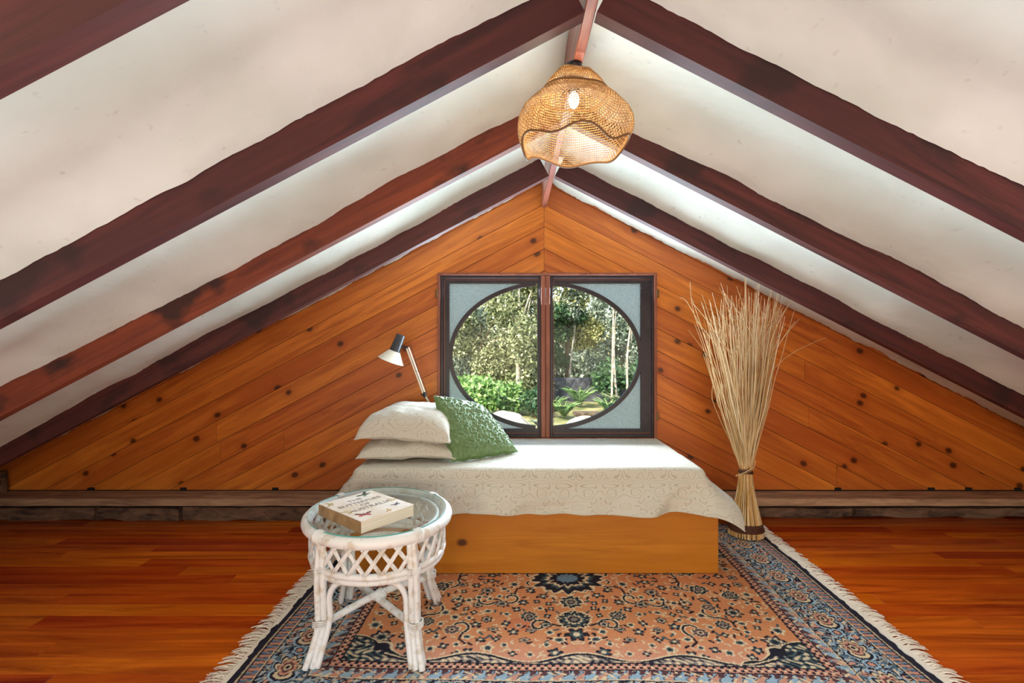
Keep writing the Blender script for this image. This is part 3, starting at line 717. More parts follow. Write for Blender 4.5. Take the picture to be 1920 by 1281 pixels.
# smocked green cushion leaning on the pillows
def cushion():
    P1, P2, P4, P3 = Vector((-.350,2.80,.592)), Vector((.035,3.065,.592)), Vector((-.490,3.03,.950)), Vector((-.215,3.26,.862))
    nrm = (P2-P1).cross(P4-P1).normalized(); nrm = nrm if nrm.y < 0 or nrm.z > 0 else -nrm
    n = 150; g = 9; jr = np.random.RandomState(5)
    J = np.stack(np.meshgrid(np.arange(g+1), np.arange(g+1), indexing='ij'), -1).astype(float); J += jr.uniform(-.16,.16,J.shape); J[:, ::2, 0] += .25
    J /= g; segs = []
    for i in range(g+1):
        for j in range(g+1):
            for di, dj in ((1,0),(0,1),(1,1),(1,-1)):
                if 0 <= i+di <= g and 0 <= j+dj <= g and (jr.rand() < .75): segs.append((J[i,j], J[i+di,j+dj]))
    A, B = np.meshgrid(np.linspace(0,1,n+1), np.linspace(0,1,n+1), indexing='ij'); H = np.zeros_like(A)
    for p, q in segs:
        d = q-p; L2 = d@d; t = np.clip(((A-p[0])*d[0]+(B-p[1])*d[1])/L2, 0, 1); D = np.hypot(A-p[0]-t*d[0], B-p[1]-t*d[1])
        H = np.maximum(H, np.exp(-(D/.012)**2)*(.55+.45*np.sin(pi*t)))
    for p in J.reshape(-1, 2): H -= 1.1*np.exp(-(np.hypot(A-p[0], B-p[1])/.016)**2)
    def pos(a, b, k, face):
        base = P1*(1-a)*(1-b)+P2*a*(1-b)+P4*(1-a)*b+P3*a*b
        q = max(0, 1-abs(2*a-1)**3)*max(0, 1-abs(2*b-1)**3)
        th = .070*q**.45
        if face > 0: return base+nrm*(th+.0095*k*min(1, q*8+.3))
        return base-nrm*(th*.55)
    front = MB(); front.v = [tuple(pos(A[i,j], B[i,j], H[i,j], 1)) for i in range(n+1) for j in range(n+1)]
    front.f = [(i*(n+1)+j, (i+1)*(n+1)+j, (i+1)*(n+1)+j+1, i*(n+1)+j+1) for i in range(n) for j in range(n)]
    # raise out of the bedspread where needed
    front.v = [(x, y, max(z, .590)) for x, y, z in front.v]
    m2 = 30; back = MB().grid(lambda u, v: pos(u, v, 0, -1), m2, m2); back.v = [(x, y, max(z, .590)) for x, y, z in back.v]
    root = thing('cushion', (-.2, 3.0, .59), 'sage green smocked cushion leaning against the cream pillows', 'cushion')
    front.build('smocked_cover', M['green'], root, smooth=True); back.build('back_cover', M['green'], root, smooth=True)
    fl = []
    cor = [P1, P2, P3, P4]
    for k in range(4):
        for t in range(12): fl.append(cor[k].lerp(cor[(k+1)%4], t/12)+Vector((0,0,.004*sin(t*2.3))))
    MB().tube(fl, .006, 6, closed=True).build('flange', M['green'], root, smooth=True)
cushion()

# ------------------------------------------------------------------ desk lamp behind the pillows
def desk_lamp():
    Z = 3.38
    A = at(752,628,Z); B = at(741,656,Z); Cc = at(738,677,Z-.02); root = thing('desk_lamp', (-.56, 3.53, .585), 'cream angle-poise reading lamp with black cap rising behind the pillows', 'lamp')
    ax = (B-A).normalized(); q = ax.to_track_quat('Z', 'Y').to_matrix().to_4x4(); M0 = Matrix.Translation(A) @ q; L = (B-A).length; L2 = L+.085
    MB().lathe([(.028,0),(.031,.004),(.037,L),(.039,L+.008)], 24, M0).build('lamp_cap', M['blackgloss'], root, smooth=True)
    MB().lathe([(.038,L+.008),(.042,L+.012),(.094,L2),(.096,L2),(.091,L2-.001),(.036,L+.014)], 32, M0, cap=False).build('lamp_shade', M['white_paint'], root, smooth=True)
    MB().ball(M0 @ Vector((0,0,L+.045)), .028).build('bulb', M['white_paint'], root, smooth=True)
    J1 = at(764,652,Z+.01); J2 = at(796,740,Z+.03); J3 = Vector((-.585,3.53,.80)); J4 = Vector((-.56,3.53,.60))
    MB().tube([B+Vector((.03,0,.03)), J1], .008, 8).build('swivel', M['black'], root)
    o = Vector((.007,0,.002))
    MB().tube([J1+o, J2+o], .0055, 6).tube([J1-o, J2-o], .0055, 6).build('upper_arm', M['white_paint'], root)
    md = J1.lerp(J2, .5); MB().tube([md-Vector((.016,0,0)), md+Vector((.016,0,0))], .003, 6).build('spring_pin', M['black'], root)
    MB().ball(J2, (.014,.014,.022)).tube([J2-Vector((.026,0,0)), J2+Vector((.014,0,0))], .005, 6).build('elbow_knob', M['black'], root, smooth=True)
    MB().tube([J2, J3, J4], .007, 8).build('lower_arm', M['white_paint'], root)
    MB().lathe([(.036,0),(.038,.006),(.034,.018),(.012,.024),(.010,.03)], 24, Matrix.Translation((-.56,3.53,.584))).build('lamp_base', M['white_paint'], root, smooth=True)
    c = [J1+Vector((.01,0,.02)), J1+Vector((.025,.02,0)), md+Vector((.016,.01,0)), J2+Vector((.012,0,.03)), J2+Vector((.012,0,0))]
    MB().tube(c, .0018, 5, sub=4).build('cable', M['black'], root)
desk_lamp()

# ------------------------------------------------------------------ rattan side table
TC = Vector((-.600, 2.165, 0)); TA, TB = .330, .300; TD = math.radians(118)    # ring semi axes and direction of the long one
def ring_pt(th, z, k=1.0):
    x, y = TA*k*cos(th), TB*k*sin(th); return Vector((TC.x+x*cos(TD)-y*sin(TD), TC.y+x*sin(TD)+y*cos(TD), z))
def ring_th(x, y):
    dx, dy = x-TC.x, y-TC.y; a, b = dx*cos(TD)+dy*sin(TD), -dx*sin(TD)+dy*cos(TD); return math.atan2(b/TB, a/TA)
def side_table():
    root = thing('side_table', (TC.x, TC.y, .012), 'white rattan side table with oval glass top in front of the daybed', 'table')
    N_ = 72; ZT, ZB = .512, .372
    MB().tube([ring_pt(2*pi*k/N_, ZT, 1.0) for k in range(N_)], .024, 12, closed=True).build('top_ring', M['rattan'], root, smooth=True)
    MB().tube([ring_pt(2*pi*k/N_, ZT-.002, .86) for k in range(N_)], .010, 8, closed=True).build('inner_ring', M['rattan'], root, smooth=True)
    MB().tube([ring_pt(2*pi*k/N_, ZB, .94) for k in range(N_)], .014, 10, closed=True).build('lower_ring', M['rattan'], root, smooth=True)
    MB().tube([ring_pt(2*pi*k/N_, ZB-.024, .925) for k in range(N_)], .012, 10, closed=True).build('lower_ring', M['rattan'], root, smooth=True)
    g = MB(); top = [ring_pt(2*pi*k/96, ZT+.027, .985) for k in range(96)]; bot = [ring_pt(2*pi*k/96, ZT+.0215, .985) for k in range(96)]
    g.add(top+bot, [tuple(range(96)), tuple(range(191,95,-1))]); gl = g.build('glass_top', M['tableglass'], root)
    e = MB(); o2 = [ring_pt(2*pi*k/96, ZT+.0270, .987) for k in range(96)]; o1 = [ring_pt(2*pi*k/96, ZT+.0215, .987) for k in range(96)]
    e.add(o2+o1, [(k+96, (k+1)%96+96, (k+1)%96, k) for k in range(96)]); e.build('glass_edge', M['glassedge'], gl)
    # legs: foot, knee and the point under the ring
    feet = [(-.797,1.878), (-.357,1.872), (-.372,2.385), (-.840,2.385)]
    kn = [(-.768,1.925), (-.385,1.915), (-.400,2.33), (-.805,2.335)]
    tops = []
    for (fx, fy) in feet:
        th = ring_th(fx, fy); tops.append(ring_pt(th, ZT-.018, .955))
    legs = []
    for i in range(4):
        f, k, t = Vector((*feet[i], .012)), Vector((*kn[i], .165)), tops[i]
        lg = thing('leg', (f.x-TC.x, f.y-TC.y, 0), None, None); lg.parent = root
        out = Vector((f.x-TC.x, f.y-TC.y, 0)).normalized(); tn = Vector((-out.y, out.x, 0))
        for j, (a, b) in enumerate(((.0,.012),(.014,-.005),(-.014,-.005))):
            o = tn*a+out*b; mid = k.lerp(t, .5)+out*.006
            MB().tube([f+o*1.25, f.lerp(k,.5)+o+out*-.006, k+o, mid+o, t+o*.8-Vector((0,0,.0))], [.0125,.0125,.012,.012,.012], 8, sub=5).build('cane', M['rattan'], lg, smooth=True)
        legs.append((f, k, t, out, tn))
        for zc, pt, rr in ((.165, k, .030), (None, t.lerp(k,.36), .027)):
            b = MB()
            for q in range(4):
                c = pt+Vector((0,0,(q-1.5)*.007)); b.tube([c+(tn*cos(a)+out*sin(a))*rr+Vector((0,0,.003*sin(a*2))) for a in np.linspace(0,2*pi,14)[:-1]], .0032, 5, closed=True)
            b.build('binding', M['rattan'], root, smooth=True)
        # wrapping round the top ring
        th = ring_th(t.x, t.y)+.05; b = MB()
        for q in range(5):
            tq = th+(q-2)*.022; c = ring_pt(tq, ZT); o = (c-Vector((TC.x,TC.y,ZT))).normalized()
            b.tube([c+(o*cos(a)+Vector((0,0,1))*sin(a))*.0265 for a in np.linspace(0,2*pi,14)[:-1]], .0032, 5, closed=True)
        b.build('binding', M['rattan'], root, smooth=True)
    for i in range(4):                                             # bent canes arching between neighbouring legs
        f0, k0, t0, o0, n0 = legs[i]; f1, k1, t1, o1, n1 = legs[(i+1)%4]; d = (f1-f0).normalized()
        def inn(p, s): return p+d*s*.036
        za = .325
        a0 = inn(k0.lerp(t0,.35), 1); a1 = inn(k1.lerp(t1,.35), -1); up = lambda p, z: Vector((p.x, p.y, z))
        b0 = k0.lerp(t0,.5)+d*.075; b1 = k1.lerp(t1,.5)-d*.075; outm = ((o0+o1)/2).normalized()*.02
        MB().tube([inn(f0,1), inn(k0,1), up(a0,.27), up(b0,za)+outm*.3, up(b0.lerp(b1,.5),za+.016)+outm, up(b1,za)+outm*.3, up(a1,.27), inn(k1,-1), inn(f1,-1)], .0118, 8, sub=6).build('bent_cane', M['rattan'], root, smooth=True)
    for a, b in ((0,2),(1,3)):
        ka, kb = legs[a][1], legs[b][1]; zz = .168 if a else .160
        MB().tube([Vector((ka.x,ka.y,.150)), ka.lerp(kb,.5)+Vector((0,0,.012 if a == 0 else -.010)), Vector((kb.x,kb.y,.150))], .015, 10, sub=5).build('stretcher', M['rattan'], root, smooth=True)
    cc = (legs[0][1]+legs[2][1])/2; b = MB()
    for q in range(4):
        for sg in (1, -1):
            d = Vector((sg*.7,.7,0)); e = Vector((-.7*sg,.7,0)); c = cc+e*(q-1.5)*.007; c.z = .166
            b.tube([c+(d*cos(a)*.026+Vector((0,0,1))*sin(a)*.024) for a in np.linspace(0,2*pi,12)[:-1]], .003, 5, closed=True)
    b.build('binding', M['rattan'], root, smooth=True)
    # lattice apron of crossed double strips
    n = 28
    for k in range(n):
        for sg in (1, -1):
            for dd in (0, .030):
                t0 = 2*pi*k/n+dd; t1 = t0+sg*.30; kk = .95+.012*sg
                MB().tube([ring_pt(t0+(t1-t0)*q/4, ZB+.006+(ZT-ZB-.02)*q/4, kk) for q in range(5)], .0052, 5).build('lattice_strip', M['rattan'], root, smooth=True)
side_table()

# ------------------------------------------------------------------ book
def text_mesh(body, size, name, mat, parent, matrix, extr=.0002, sx=1.):
    cu = bpy.data.curves.new(name, 'FONT'); cu.body = body; cu.size = size; cu.align_x = 'CENTER'; cu.align_y = 'CENTER'; cu.extrude = extr
    o = bpy.data.objects.new('tmp', cu); COL.objects.link(o); dg = bpy.context.evaluated_depsgraph_get(); me = bpy.data.meshes.new_from_object(o.evaluated_get(dg))
    bpy.data.objects.remove(o); me.name = name; me.transform(Matrix.Scale(sx, 4, (1,0,0))); me.materials.clear(); me.materials.append(mat)
    t = bpy.data.objects.new(name, me); COL.objects.link(t); t.parent = parent; t.matrix_basis = matrix; return t
def book():
    z0 = .5395; th = .046; cen = Vector((-.629, 2.075, z0)); ang = math.atan2(.79,.61)-math.radians(2); Wd, Ht = .262, .318    # local x = reading direction, y = up the cover
    # local frame: reading direction points into the room, away from the camera
    root = thing('book', cen, 'thick paperback about butterflies lying on the glass table top', 'book'); root.rotation_euler.z = ang
    cov = plain('book_cover_card', S(248,238,228), .35, .5, 0, S(228,210,188), 12.); pg = wood('page_edges', S(236,226,206), S(206,194,172), rough=.9, grain=(2,2,260), var=0)
    spn = wood('book_spine_card', S(176,142,100), S(120,88,56), rough=.5, grain=(40,10,6), var=0)
    def loc(mb, name, mat, parent=root, sm=False):
        o = mb.build(name, mat, rel=False, smooth=sm); o.parent = parent; return o
    loc(MB().box(-Wd/2+.002, -Ht/2+.002, .002, Wd/2-.002, Ht/2-.002, th-.002), 'pages', pg)
    c = loc(MB().box(-Wd/2, -Ht/2, th-.002, Wd/2, Ht/2, th), 'front_cover', cov)
    loc(MB().box(-Wd/2, -Ht/2, 0, Wd/2, Ht/2, .002), 'back_cover', cov)
    loc(MB().box(-Wd/2-.0015, -Ht/2, 0, -Wd/2+.0015, Ht/2, th), 'spine', spn)
    ink = plain('grey_print', S(120,110,104), .6)
    for i, (s, sz, sx) in enumerate((('THE',.034,1.15),('BUTTERFLIES',.036,1.0),('OF',.034,1.1),('AUSTRALIA',.040,1.0))):
        text_mesh(s, sz, 'title_lettering', ink, c, Matrix.Translation((.0, .088-.040*i, th+.0004)), sx=sx)
    def wings(x, y, s, rot, c1, c2, k):
        cols = [plain('butterfly_ink', c1, .6), plain('butterfly_ink_pale', c2, .6)]
        R = Matrix.Translation((x, y, th+.0005)) @ Matrix.Rotation(rot, 4, 'Z')
        for q, (len_, wid, a0, m) in enumerate(((1,.48,.55,0),(.7,.5,-.5,1))):
            mb = MB()
            for sg in (1, -1):
                pts = []
                for t in np.linspace(0, 2*pi, 18)[:-1]:
                    px = len_*s*(.5+.5*cos(t)); py = wid*s*.5*sin(t)*(.4+.6*(.5+.5*cos(t))); a = a0
                    pts.append(R @ Vector((sg*(px*cos(a)-py*sin(a)), px*sin(a)+py*cos(a), q*.0002)))
                mb.add(pts, [tuple(range(17)) if sg > 0 else tuple(range(16,-1,-1))])
            loc(mb, 'butterfly_wing', cols[m], c)
        mb = MB(); mb.tube([R @ Vector((0,-.35*s,.0006)), R @ Vector((0,.3*s,.0006))], [.03*s,.05*s], 6); loc(mb, 'butterfly_body', cols[0], c)
    wings(.075,.128,.042,.5,S(60,66,58),S(120,140,120),0); wings(-.075,-.098,.040,-.3,S(110,56,54),S(190,70,70),1)
    wings(.085,-.095,.026,.2,S(94,80,92),S(120,104,116),2); wings(-.1,.118,.030,1.2,S(180,160,110),S(206,188,140),3)
    wings(-.104,-.02,.028,2.,S(196,170,120),S(214,194,150),4); wings(.108,-.03,.026,-.8,S(200,172,120),S(220,196,150),5); wings(.02,-.135,.024,.9,S(206,170,110),S(226,200,150),6)
book()

# ------------------------------------------------------------------ tied bundle of dry reeds
def reeds():
    c = Vector((1.553, 3.19, .012)); root = thing('reed_bundle', c, 'tall tied bundle of dry pale reeds standing at the foot of the daybed', 'dried reeds')
    zk = .445; zb = .09; zt = 1.62
    st = MB(); rr = random.Random(3)
    for k in range(200):
        a = rr.uniform(0, 2*pi); q = sqrt(rr.random()); kr = .030*q
        sx = rr.choice((-.25,-.20,-.06,-.02,.06,.13,.17))+rr.gauss(0,.035); sy = rr.gauss(-.02,.07); sx = max(-.36, min(.26, sx)) ; h = zt-.06*abs(rr.gauss(0,1))+rr.uniform(-.12,.13)-.25*abs(sx)
        if rr.random() < .10: h -= rr.uniform(.1,.5)
        x0, y0 = c.x+kr*cos(a), c.y+kr*sin(a)
        pts = [Vector((x0, y0, zk-.02))]; bx, by = rr.gauss(0,.018), rr.gauss(0,.018); curl = rr.gauss(0,.07) if rr.random() < .5 else 0
        for j in range(1, 8):
            t = j/7; f = t**.85; hh = zk+(h-zk)*t
            pts.append(Vector((x0+sx*f+bx*sin(pi*t)+curl*max(0,t-.72)*4*t+rr.gauss(0,.0035), y0+sy*f+by*sin(pi*t)+rr.gauss(0,.003), hh-abs(curl)*max(0,t-.8)*1.5)))
        st.tube(pts, [.0030,.0030,.0028,.0026,.0024,.0021,.0017,.0010], 4, sub=2)
    for pts in ([(c.x-.02,c.y,zk),(1.40,3.15,.95),(1.245,3.12,1.35),(1.13,3.10,1.55),(1.085,3.1,1.58)],
                [(c.x-.02,c.y,zk),(1.38,3.15,.98),(1.26,3.12,1.25),(1.17,3.10,1.50),(1.15,3.1,1.68)],
                [(c.x-.015,c.y-.01,zk),(1.44,3.12,.75),(1.36,3.1,.95),(1.335,3.1,1.05)],
                [(c.x,c.y,zk),(1.52,3.14,1.1),(1.52,3.12,1.5),(1.50,3.1,1.82)]):
        st.tube(pts, .0019, 4, sub=5)
    o = st.build('reeds', M['reed'], root); o['kind'] = 'stuff'
    br = MB()
    for k in range(260):
        a = 2*pi*k/260*7.03; q = 1 if k % 3 else rr.random(); 
        r0, r1, r2 = .034*q, .098*q, .108*q; j = rr.gauss(0,.05)
        br.tube([(c.x+r0*cos(a), c.y+r0*sin(a), zk+.03), (c.x+(r0+.28*(r1-r0))*cos(a), c.y+(r0+.28*(r1-r0))*sin(a), .31), (c.x+r1*cos(a+j), c.y+r1*sin(a+j), zb), (c.x+r2*cos(a+j), c.y+r2*sin(a+j), .016+rr.random()*.006)], .0034, 4, sub=2)
    o = br.build('bristles', M['bristle'], root); o['kind'] = 'stuff'
    def band(r, z, h, mat, name):
        mb = MB(); n = 5
        for q in range(n):
            zz = z+h*(q/(n-1)-.5); mb.tube([(c.x+(r-(zz-z)*.28)*cos(t), c.y+(r-(zz-z)*.28)*sin(t), zz+.002*sin(3*t)) for t in np.linspace(0,2*pi,33)[:-1]], h/n*.75, 6, closed=True)
        mb.build(name, mat, root, smooth=True)
    band(.102, .078, .040, M['binding'], 'lower_band'); band(.037, .445, .036, M['binding'], 'neck_binding')
    tw = MB(); tw.tube([(c.x-.09,c.y-.05,.415),(c.x-.045,c.y-.045,.43),(c.x,c.y-.042,.45),(c.x+.04,c.y-.03,.47),(c.x+.05,c.y-.03,.51)], .0026, 5, sub=5)
    tw.tube([(c.x-.085,c.y-.05,.425),(c.x-.03,c.y-.043,.425),(c.x+.03,c.y-.04,.455),(c.x+.055,c.y-.02,.46)], .0022, 5, sub=5)
    tw.build('twine', M['reed'], root)
reeds()

# ------------------------------------------------------------------ woven cane pendant
def pendant():
    PX, PY = .226, 1.755; root = thing('pendant_lamp', (PX, PY, 2.0), 'wavy woven cane pendant lamp hanging from the ridge beam, lit', 'lamp')
    prof = [(2.262,.064),(2.250,.076),(2.228,.096),(2.205,.112),(2.196,.114),(2.180,.128),(2.150,.160),(2.115,.188),(2.080,.200),(2.045,.201),(2.020,.195),(1.998,.184)]
    zs = [p[0] for p in prof]; rs = [p[1] for p in prof]; cum = [0]
    for i in range(1, len(prof)): cum.append(cum[-1]+math.hypot(zs[i]-zs[i-1], rs[i]-rs[i-1]))
    T = cum[-1]
    def sp(th, v):
        s = v*T; z = float(np.interp(s, cum, zs)); r = float(np.interp(s, cum, rs))
        k = sstep(.35,1,v); wv = cos(5*th+1.1)
        r *= 1+.060*k*wv+.02*k*cos(2*th); z += (.016*k*wv+.010*k*cos(3*th+.5)); z += .006*cos(3*th+1)*(1-k)
        return Vector((PX+r*cos(th), PY+r*sin(th), z))
    nc, nr = 76, 34; vid = {}; vs = []; fs = []                    # hexagonal open weave as faces, thinned to strands by the wireframe modifier
    def vtx(i, j):                                                # brick lattice: hexagon corners
        key = (i % (2*nc), j)
        if key not in vid:
            vid[key] = len(vs); sh = (.18 if (i+j) % 2 else -.18)
            vs.append(sp(2*pi*i/(2*nc), min(1, max(0, (j+sh)/nr))))
        return vid[key]
    for j in range(nr):
        for i in range(j % 2, 2*nc, 2):
            fs.append((vtx(i,j), vtx(i+1,j), vtx(i+2,j), vtx(i+2,j+1), vtx(i+1,j+1), vtx(i,j+1)))
    o = MB().add(vs, fs).build('woven_shade', M['cane'], root)
    w_ = o.modifiers.new('weave', 'WIREFRAME'); w_.thickness = .0034; w_.use_even_offset = False; w_.use_boundary = True
    for v, r, mt, nm in ((1,.0042,M['cane_dark'],'rim'), (.30,.0040,M['cane_dark'],'waist_ring'), (0,.004,M['cane'],'top_ring')):
        MB().tube([sp(2*pi*k/90, v) for k in range(90)], r, 6, closed=True).build(nm, mt, root, smooth=True)
    MB().lathe([(.030,2.301),(.031,2.288),(.020,2.280),(.019,2.24),(.022,2.238),(.022,2.205)], 20, Matrix.Translation((PX,PY,0))).build('lamp_holder', M['black'], root, smooth=True)
    sp_ = MB()
    for k in range(3):
        t = 2*pi*k/3; e = sp(t, 0); sp_.tube([(PX+.02*cos(t), PY+.02*sin(t), 2.255), e], .0016, 5)
    sp_.build('shade_spider', M['black'], root)
    em = N('glowing_bulb'); em.b.inputs['Emission Color'].default_value = (1,.80,.52,1); em.b.inputs['Emission Strength'].default_value = 6; em.col(W4)
    MB().ball((PX,PY,2.172), (.020,.020,.030)).build('bulb', em.m, root, smooth=True)
pendant()
light('bulb_light', 'POINT', (.226,1.755,2.125), 3.2, (1,.84,.62), shadow_soft_size=.03)

# ------------------------------------------------------------------ the garden outside
def ground():
    def gz(x, y): return -.06+.012*(y-6)+.05*nz(x*.5, y*.5)+.05*nz(x*2, y*2)
    mb = MB().grid(lambda u, v: (-14+30*u, 4.4+28*v, gz(-14+30*u, 4.4+28*v)), 60, 60)
    m = plain('leaf_litter_soil', S(150,140,100), .95, .1, 0, S(84,96,52), 3., .02)
    tag(mb.build('ground', m, smooth=True, rel=False), 'garden ground of soil, grass and leaf litter seen through the window', 'ground', kind='structure'); return gz
gz = ground()
LM = {'olive': mk_leaf('olive_leaves', [S(38,48,26), S(84,96,54), S(140,146,100), S(196,196,150), S(66,80,46)]),
      'grey': mk_leaf('grey_green_leaves', [S(40,54,44), S(96,112,92), S(176,186,164), S(66,80,62)]),
      'yellow': mk_leaf('yellow_green_leaves', [S(70,80,36), S(156,156,84), S(206,200,132), S(60,74,34)]),
      'bright': mk_leaf('bright_green_leaves', [S(44,80,34), S(96,136,58), S(176,204,130), S(60,96,44)]),
      'dark': mk_leaf('dark_green_leaves', [S(30,56,36), S(52,84,52), S(84,116,70), S(44,70,44)])}
M['bark'] = plain('pale_bark', S(176,166,148), .9, .2, 0, S(110,98,84), 14., .01)
M['bark_dark'] = plain('dark_bark', S(100,86,66), .9, .2, 0, S(60,50,38), 14., .01)
def leaves(blobs, n, size, name, mat, parent, seed, asp=2.2, up=.4):
    r = np.random.RandomState(seed); wts = np.array([b[3]*b[4]*b[5] for b in blobs]); wts /= wts.sum()
    idx = r.choice(len(blobs), n, p=wts); B = np.array(blobs)[idx]
    d = r.normal(size=(n,3)); d /= np.linalg.norm(d, axis=1)[:,None]; rad = r.uniform(.35,1.,n)**.5
    P = B[:,:3]+d*B[:,3:6]*rad[:,None]; P += r.normal(size=(n,3))*.04
    t = r.normal(size=(n,3)); t[:,2] -= up; t /= np.linalg.norm(t, axis=1)[:,None]; q = np.cross(t, r.normal(size=(n,3))); q /= np.linalg.norm(q, axis=1)[:,None]
    s = size*r.uniform(.6,1.35,n)[:,None]; V = np.stack([P, P+t*s*.5*asp*.5+q*s*.28, P+t*s*asp*.5, P+t*s*.5*asp*.5-q*s*.28], 1).reshape(-1,3)-np.array(wloc(parent))
    me = bpy.data.meshes.new(name); me.vertices.add(4*n); me.vertices.foreach_set('co', V.ravel().astype(np.float32)); me.loops.add(4*n); me.loops.foreach_set('vertex_index', np.arange(4*n, dtype=np.int32))
    me.polygons.add(n); me.polygons.foreach_set('loop_start', np.arange(0,4*n,4,dtype=np.int32)); me.update(calc_edges=True)
    me.materials.append(mat); o = bpy.data.objects.new(name, me); COL.objects.link(o); o.parent = parent; return o
def tree(x, y, zc, R, n, kind, label, seed, trunk=.07, lean=0, size=.10, bark='bark_dark', nb=7, low=0):
    z0 = gz(x, y); r = random.Random(seed); root = thing('tree', (x, y, z0), label, 'tree', 'garden trees')
    blobs = []; tk = MB(); top = Vector((x+lean, y, zc))
    tk.tube([(x,y,z0-.05),(x+lean*.3+r.uniform(-.06,.06),y,z0+(zc-z0)*.4),(x+lean*.7,y,z0+(zc-z0)*.75),top], [trunk,trunk*.8,trunk*.6,trunk*.3], 9, sub=4)
    tk.build('trunk', M[bark], root, smooth=True)
    for k in range(nb):
        a = r.uniform(0,2*pi); q = r.uniform(.2,.85); c = Vector((x+lean+R[0]*q*cos(a), y+R[1]*q*sin(a), zc+R[2]*r.uniform(-.8,.8)))
        blobs.append((c.x, c.y, c.z, R[0]*r.uniform(.3,.5), R[1]*r.uniform(.3,.5), R[2]*r.uniform(.22,.42)))
        s = Vector((x+lean*.6, y, z0+(zc-z0)*r.uniform(.5,.9)))
        MB().tube([s, s.lerp(c,.5)+Vector((0,0,.12)), c], [trunk*.4,trunk*.26,trunk*.1], 6, sub=4).build('branch', M[bark], root, smooth=True)
    leaves(blobs, n, size, 'foliage', LM[kind], root, seed)
tree(-2.0, 12.0, 1.35, (1.9,1.0,2.0), 15000, 'grey', 'grey-green tree seen through the far left of the round window', 1, lean=.2, size=.085)
tree(-.75, 10.5, 1.75, (1.05,.8,1.45), 13000, 'olive', 'olive-leaved tree in the upper middle of the left casement', 2, trunk=.04, lean=.1, size=.07)
tree(.15, 9.2, 1.85, (.85,.6,1.15), 10000, 'olive', 'tree with a slim pale trunk standing near the window mullion', 3, trunk=.055, bark='bark', size=.065)
tree(1.35, 11.5, 2.25, (1.3,.8,1.1), 11000, 'yellow', 'yellow-green tree at the top of the right casement', 4, size=.075)
tree(1.05, 11.4, 1.45, (.75,.5,.8), 6500, 'dark', 'small dark green tree in the middle of the right casement', 5, trunk=.035, size=.075)
tree(2.9, 12.0, 1.7, (1.1,.9,1.9), 10000, 'grey', 'grey-green tree at the far right of the round window', 6, size=.075)
tree(5.0, 13.5, 2.0, (1.6,1.0,2.3), 8000, 'olive', 'olive tree beyond the right jamb of the window', 7)
tree(-4.8, 13.5, 2.0, (1.7,1.0,2.3), 8000, 'olive', 'olive tree beyond the left jamb of the window', 17)
for i, (x, kd, s, lb) in enumerate(((-5.5,'dark',21,'tall dark tree at the back of the garden, farthest left'), (-2.2,'olive',22,'tall olive tree at the back of the garden behind the left casement'), (1.0,'grey',23,'tall grey-green tree at the back of the garden behind the mullion'), (4.4,'yellow',24,'tall yellowish tree at the back of the garden behind the right casement'), (8.0,'dark',25,'tall dark tree at the back of the garden, farthest right'))):
    tree(x, 16.5+(i%2)*1.5, 2.0, (2.4,1.2,4.0), 15000, kd, lb, s, trunk=.16, size=.16, nb=16)
# slim stems on the right
for i, (x, y, l) in enumerate(((1.95,9.4,.05),(2.12,9.6,-.08),(2.30,9.5,.10),(1.30,11.3,.3))):
    lb = ['thin pale stem leaning left of a pair in the right casement','thin pale stem between two others in the right casement','thin pale stem nearest the right edge of the round window','thin forked stem rising behind the garden wall'][i]
    tree(x, y, 2.5, (.45,.4,.9), 1800, 'grey', lb, 30+i, trunk=.026, lean=l, bark='bark', nb=4, size=.07)
# low wall
gwm = plain('dark_stone_wall', S(84,84,86), .9, .2, 0, S(50,52,54), 9., .01)
tag(MB().box(.05, 10.6, -.3, 8, 10.8, .52, .02).build('garden_wall', gwm), 'low dark wall across the back of the garden', 'wall')
def shrub(x, y, R, n, kind, label, seed, size=.09, up=.3):
    z0 = gz(x, y); root = thing('shrub', (x, y, z0), label, 'shrub', 'garden shrubs'); r = random.Random(seed)
    st = MB(); bl = []
    for k in range(6):
        a = r.uniform(0,2*pi); c = (x+R[0]*.55*cos(a), y+R[1]*.55*sin(a), z0+R[2]*r.uniform(.7,1.3)); bl.append((*c, R[0]*.5, R[1]*.5, R[2]*.55)); st.tube([(x,y,z0-.03), ((x+c[0])/2,(y+c[1])/2,z0+R[2]*.6), c], [.02,.014,.006], 5, sub=3)
    st.build('stems', M['bark_dark'], root); leaves(bl, n, size, 'foliage', LM[kind], root, seed, up=up)
shrub(-.95, 8.6, (.75,.5,.42), 7000, 'bright', 'bright green leafy shrub at the lower left of the round window', 51, .085)
shrub(-.22, 8.9, (.40,.4,.40), 3800, 'bright', 'bright green shrub just left of the pale trunk', 52, .075)
shrub(.42, 8.6, (.20,.2,.28), 1300, 'dark', 'small dark shrub at the foot of the pale trunk', 53, .08)
shrub(2.3, 9.9, (.6,.5,.55), 3000, 'dark', 'dark bush at the lower right of the round window', 54, .09)
shrub(-2.6, 9.6, (.9,.6,.8), 4000, 'olive', 'olive bush hidden mostly by the left jamb', 55, .10)
shrub(.35, 10.0, (.5,.3,.40), 3000, 'olive', 'olive bush growing in front of the garden wall', 56, .09)
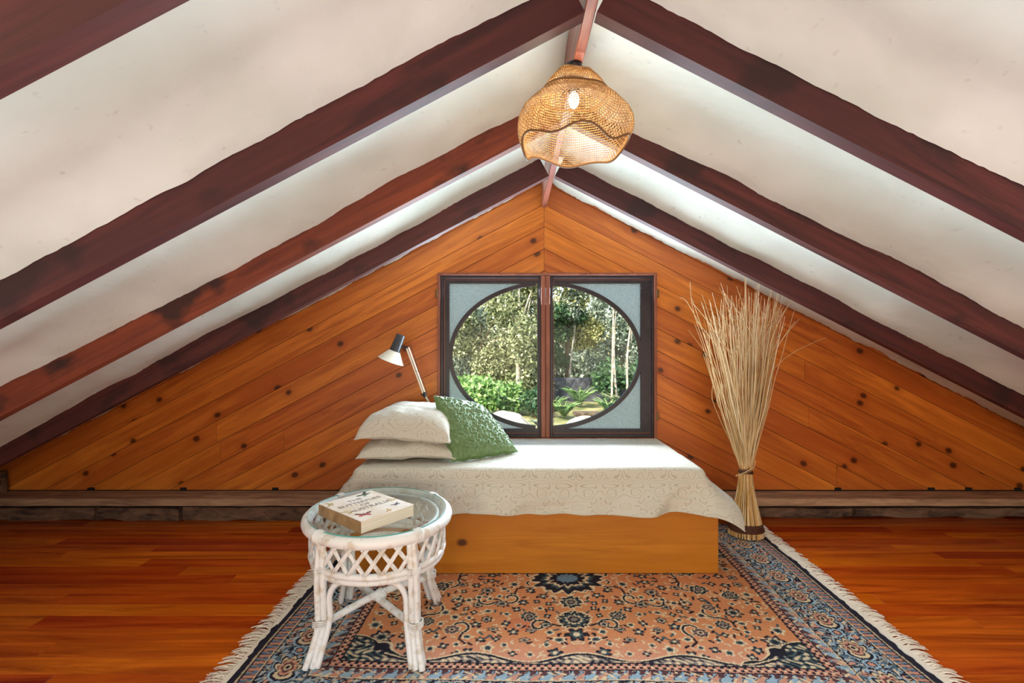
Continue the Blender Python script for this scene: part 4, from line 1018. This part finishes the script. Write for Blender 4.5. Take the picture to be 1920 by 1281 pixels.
def fern(x, y, h, n, kind, label, seed, droop=.5):
    z0 = gz(x, y); root = thing('fern', (x, y, z0), label, 'fern', 'garden ferns'); r = random.Random(seed)
    for k in range(n):
        a = 2*pi*k/n+r.uniform(-.2,.2); L = h*r.uniform(.8,1.1); mb = MB(); pts = []
        for q in range(10):
            t = q/9; pts.append(Vector((x+cos(a)*L*.75*t, y+sin(a)*L*.75*t, z0+.05+L*(1.25*t-droop*1.3*t*t))))
        mb.tube(pts, [.008*(1-.08*q) for q in range(10)], 4)
        for q in range(1, 10):
            for e in (0, .5):
                p = pts[q-1].lerp(pts[q], e); w_ = L*.20*sin(pi*min(1,(q+e)/10.2+.06)); sd = Vector((-sin(a),cos(a),0)); fd = Vector((cos(a),sin(a),-.25))
                for sg in (-1, 1):
                    tip = p+sd*sg*w_+fd*w_*.45; mb.add([p-fd*.010, tip, p+fd*.028], [(0,1,2)])
        mb.build('frond', LM[kind], root)
fern(.90, 8.3, .40, 22, 'bright', 'yellow-green palm-like fern at lower left of the right casement', 61)
fern(1.75, 8.6, .44, 20, 'bright', 'green fern at the lower right of the right casement', 62)
fern(1.35, 9.6, .55, 16, 'bright', 'tallest green fern close in front of the dark garden wall', 63)
fern(2.05, 9.0, .50, 18, 'olive', 'broad olive fern at the foot of the pale stems', 65)
fern(.78, 9.2, .40, 18, 'bright', 'bright fern directly below the left end of the garden wall', 66)
fern(.45, 7.1, .26, 12, 'grey', 'grey-green fern beside the boulder', 64)
def boulder(c, r, label, seed):
    mb = MB(); mb.ball(c, r, 36, 22, .16)
    mb.v = [(x, y, z+.02*nz(x*6, y*6, z*6+seed)) for x, y, z in mb.v]
    m = plain('lichen_stone', S(196,184,160), .95, .1, 0, S(120,108,96), 9., .02)
    tag(mb.build('boulder', m, smooth=True), label, 'rock', 'garden rocks')
boulder((-.07,6.45,.02), (.40,.34,.34), 'big pale flat-topped boulder close outside the window behind the cushion', 1)
boulder((1.15,7.5,.0), (.30,.24,.15), 'small pale rock below the ferns', 2)
boulder((1.62,7.4,.0), (.2,.18,.12), 'smallest grey rock at the lower right outside', 3)
bn = thing('garden_bench', (1.24, 8.0, gz(1.24,8.0)), 'low weathered slab bench among the ferns outside', 'bench')
bz = gz(1.45,8.0); MB().box(1.02, 7.85, bz+.13, 1.46, 8.10, bz+.18, .008).build('seat', M['bark_dark'], bn)
for x in (1.08, 1.32): MB().box(x, 7.9, bz-.02, x+.08, 8.06, bz+.129, .005).build('leg', M['bark_dark'], bn)
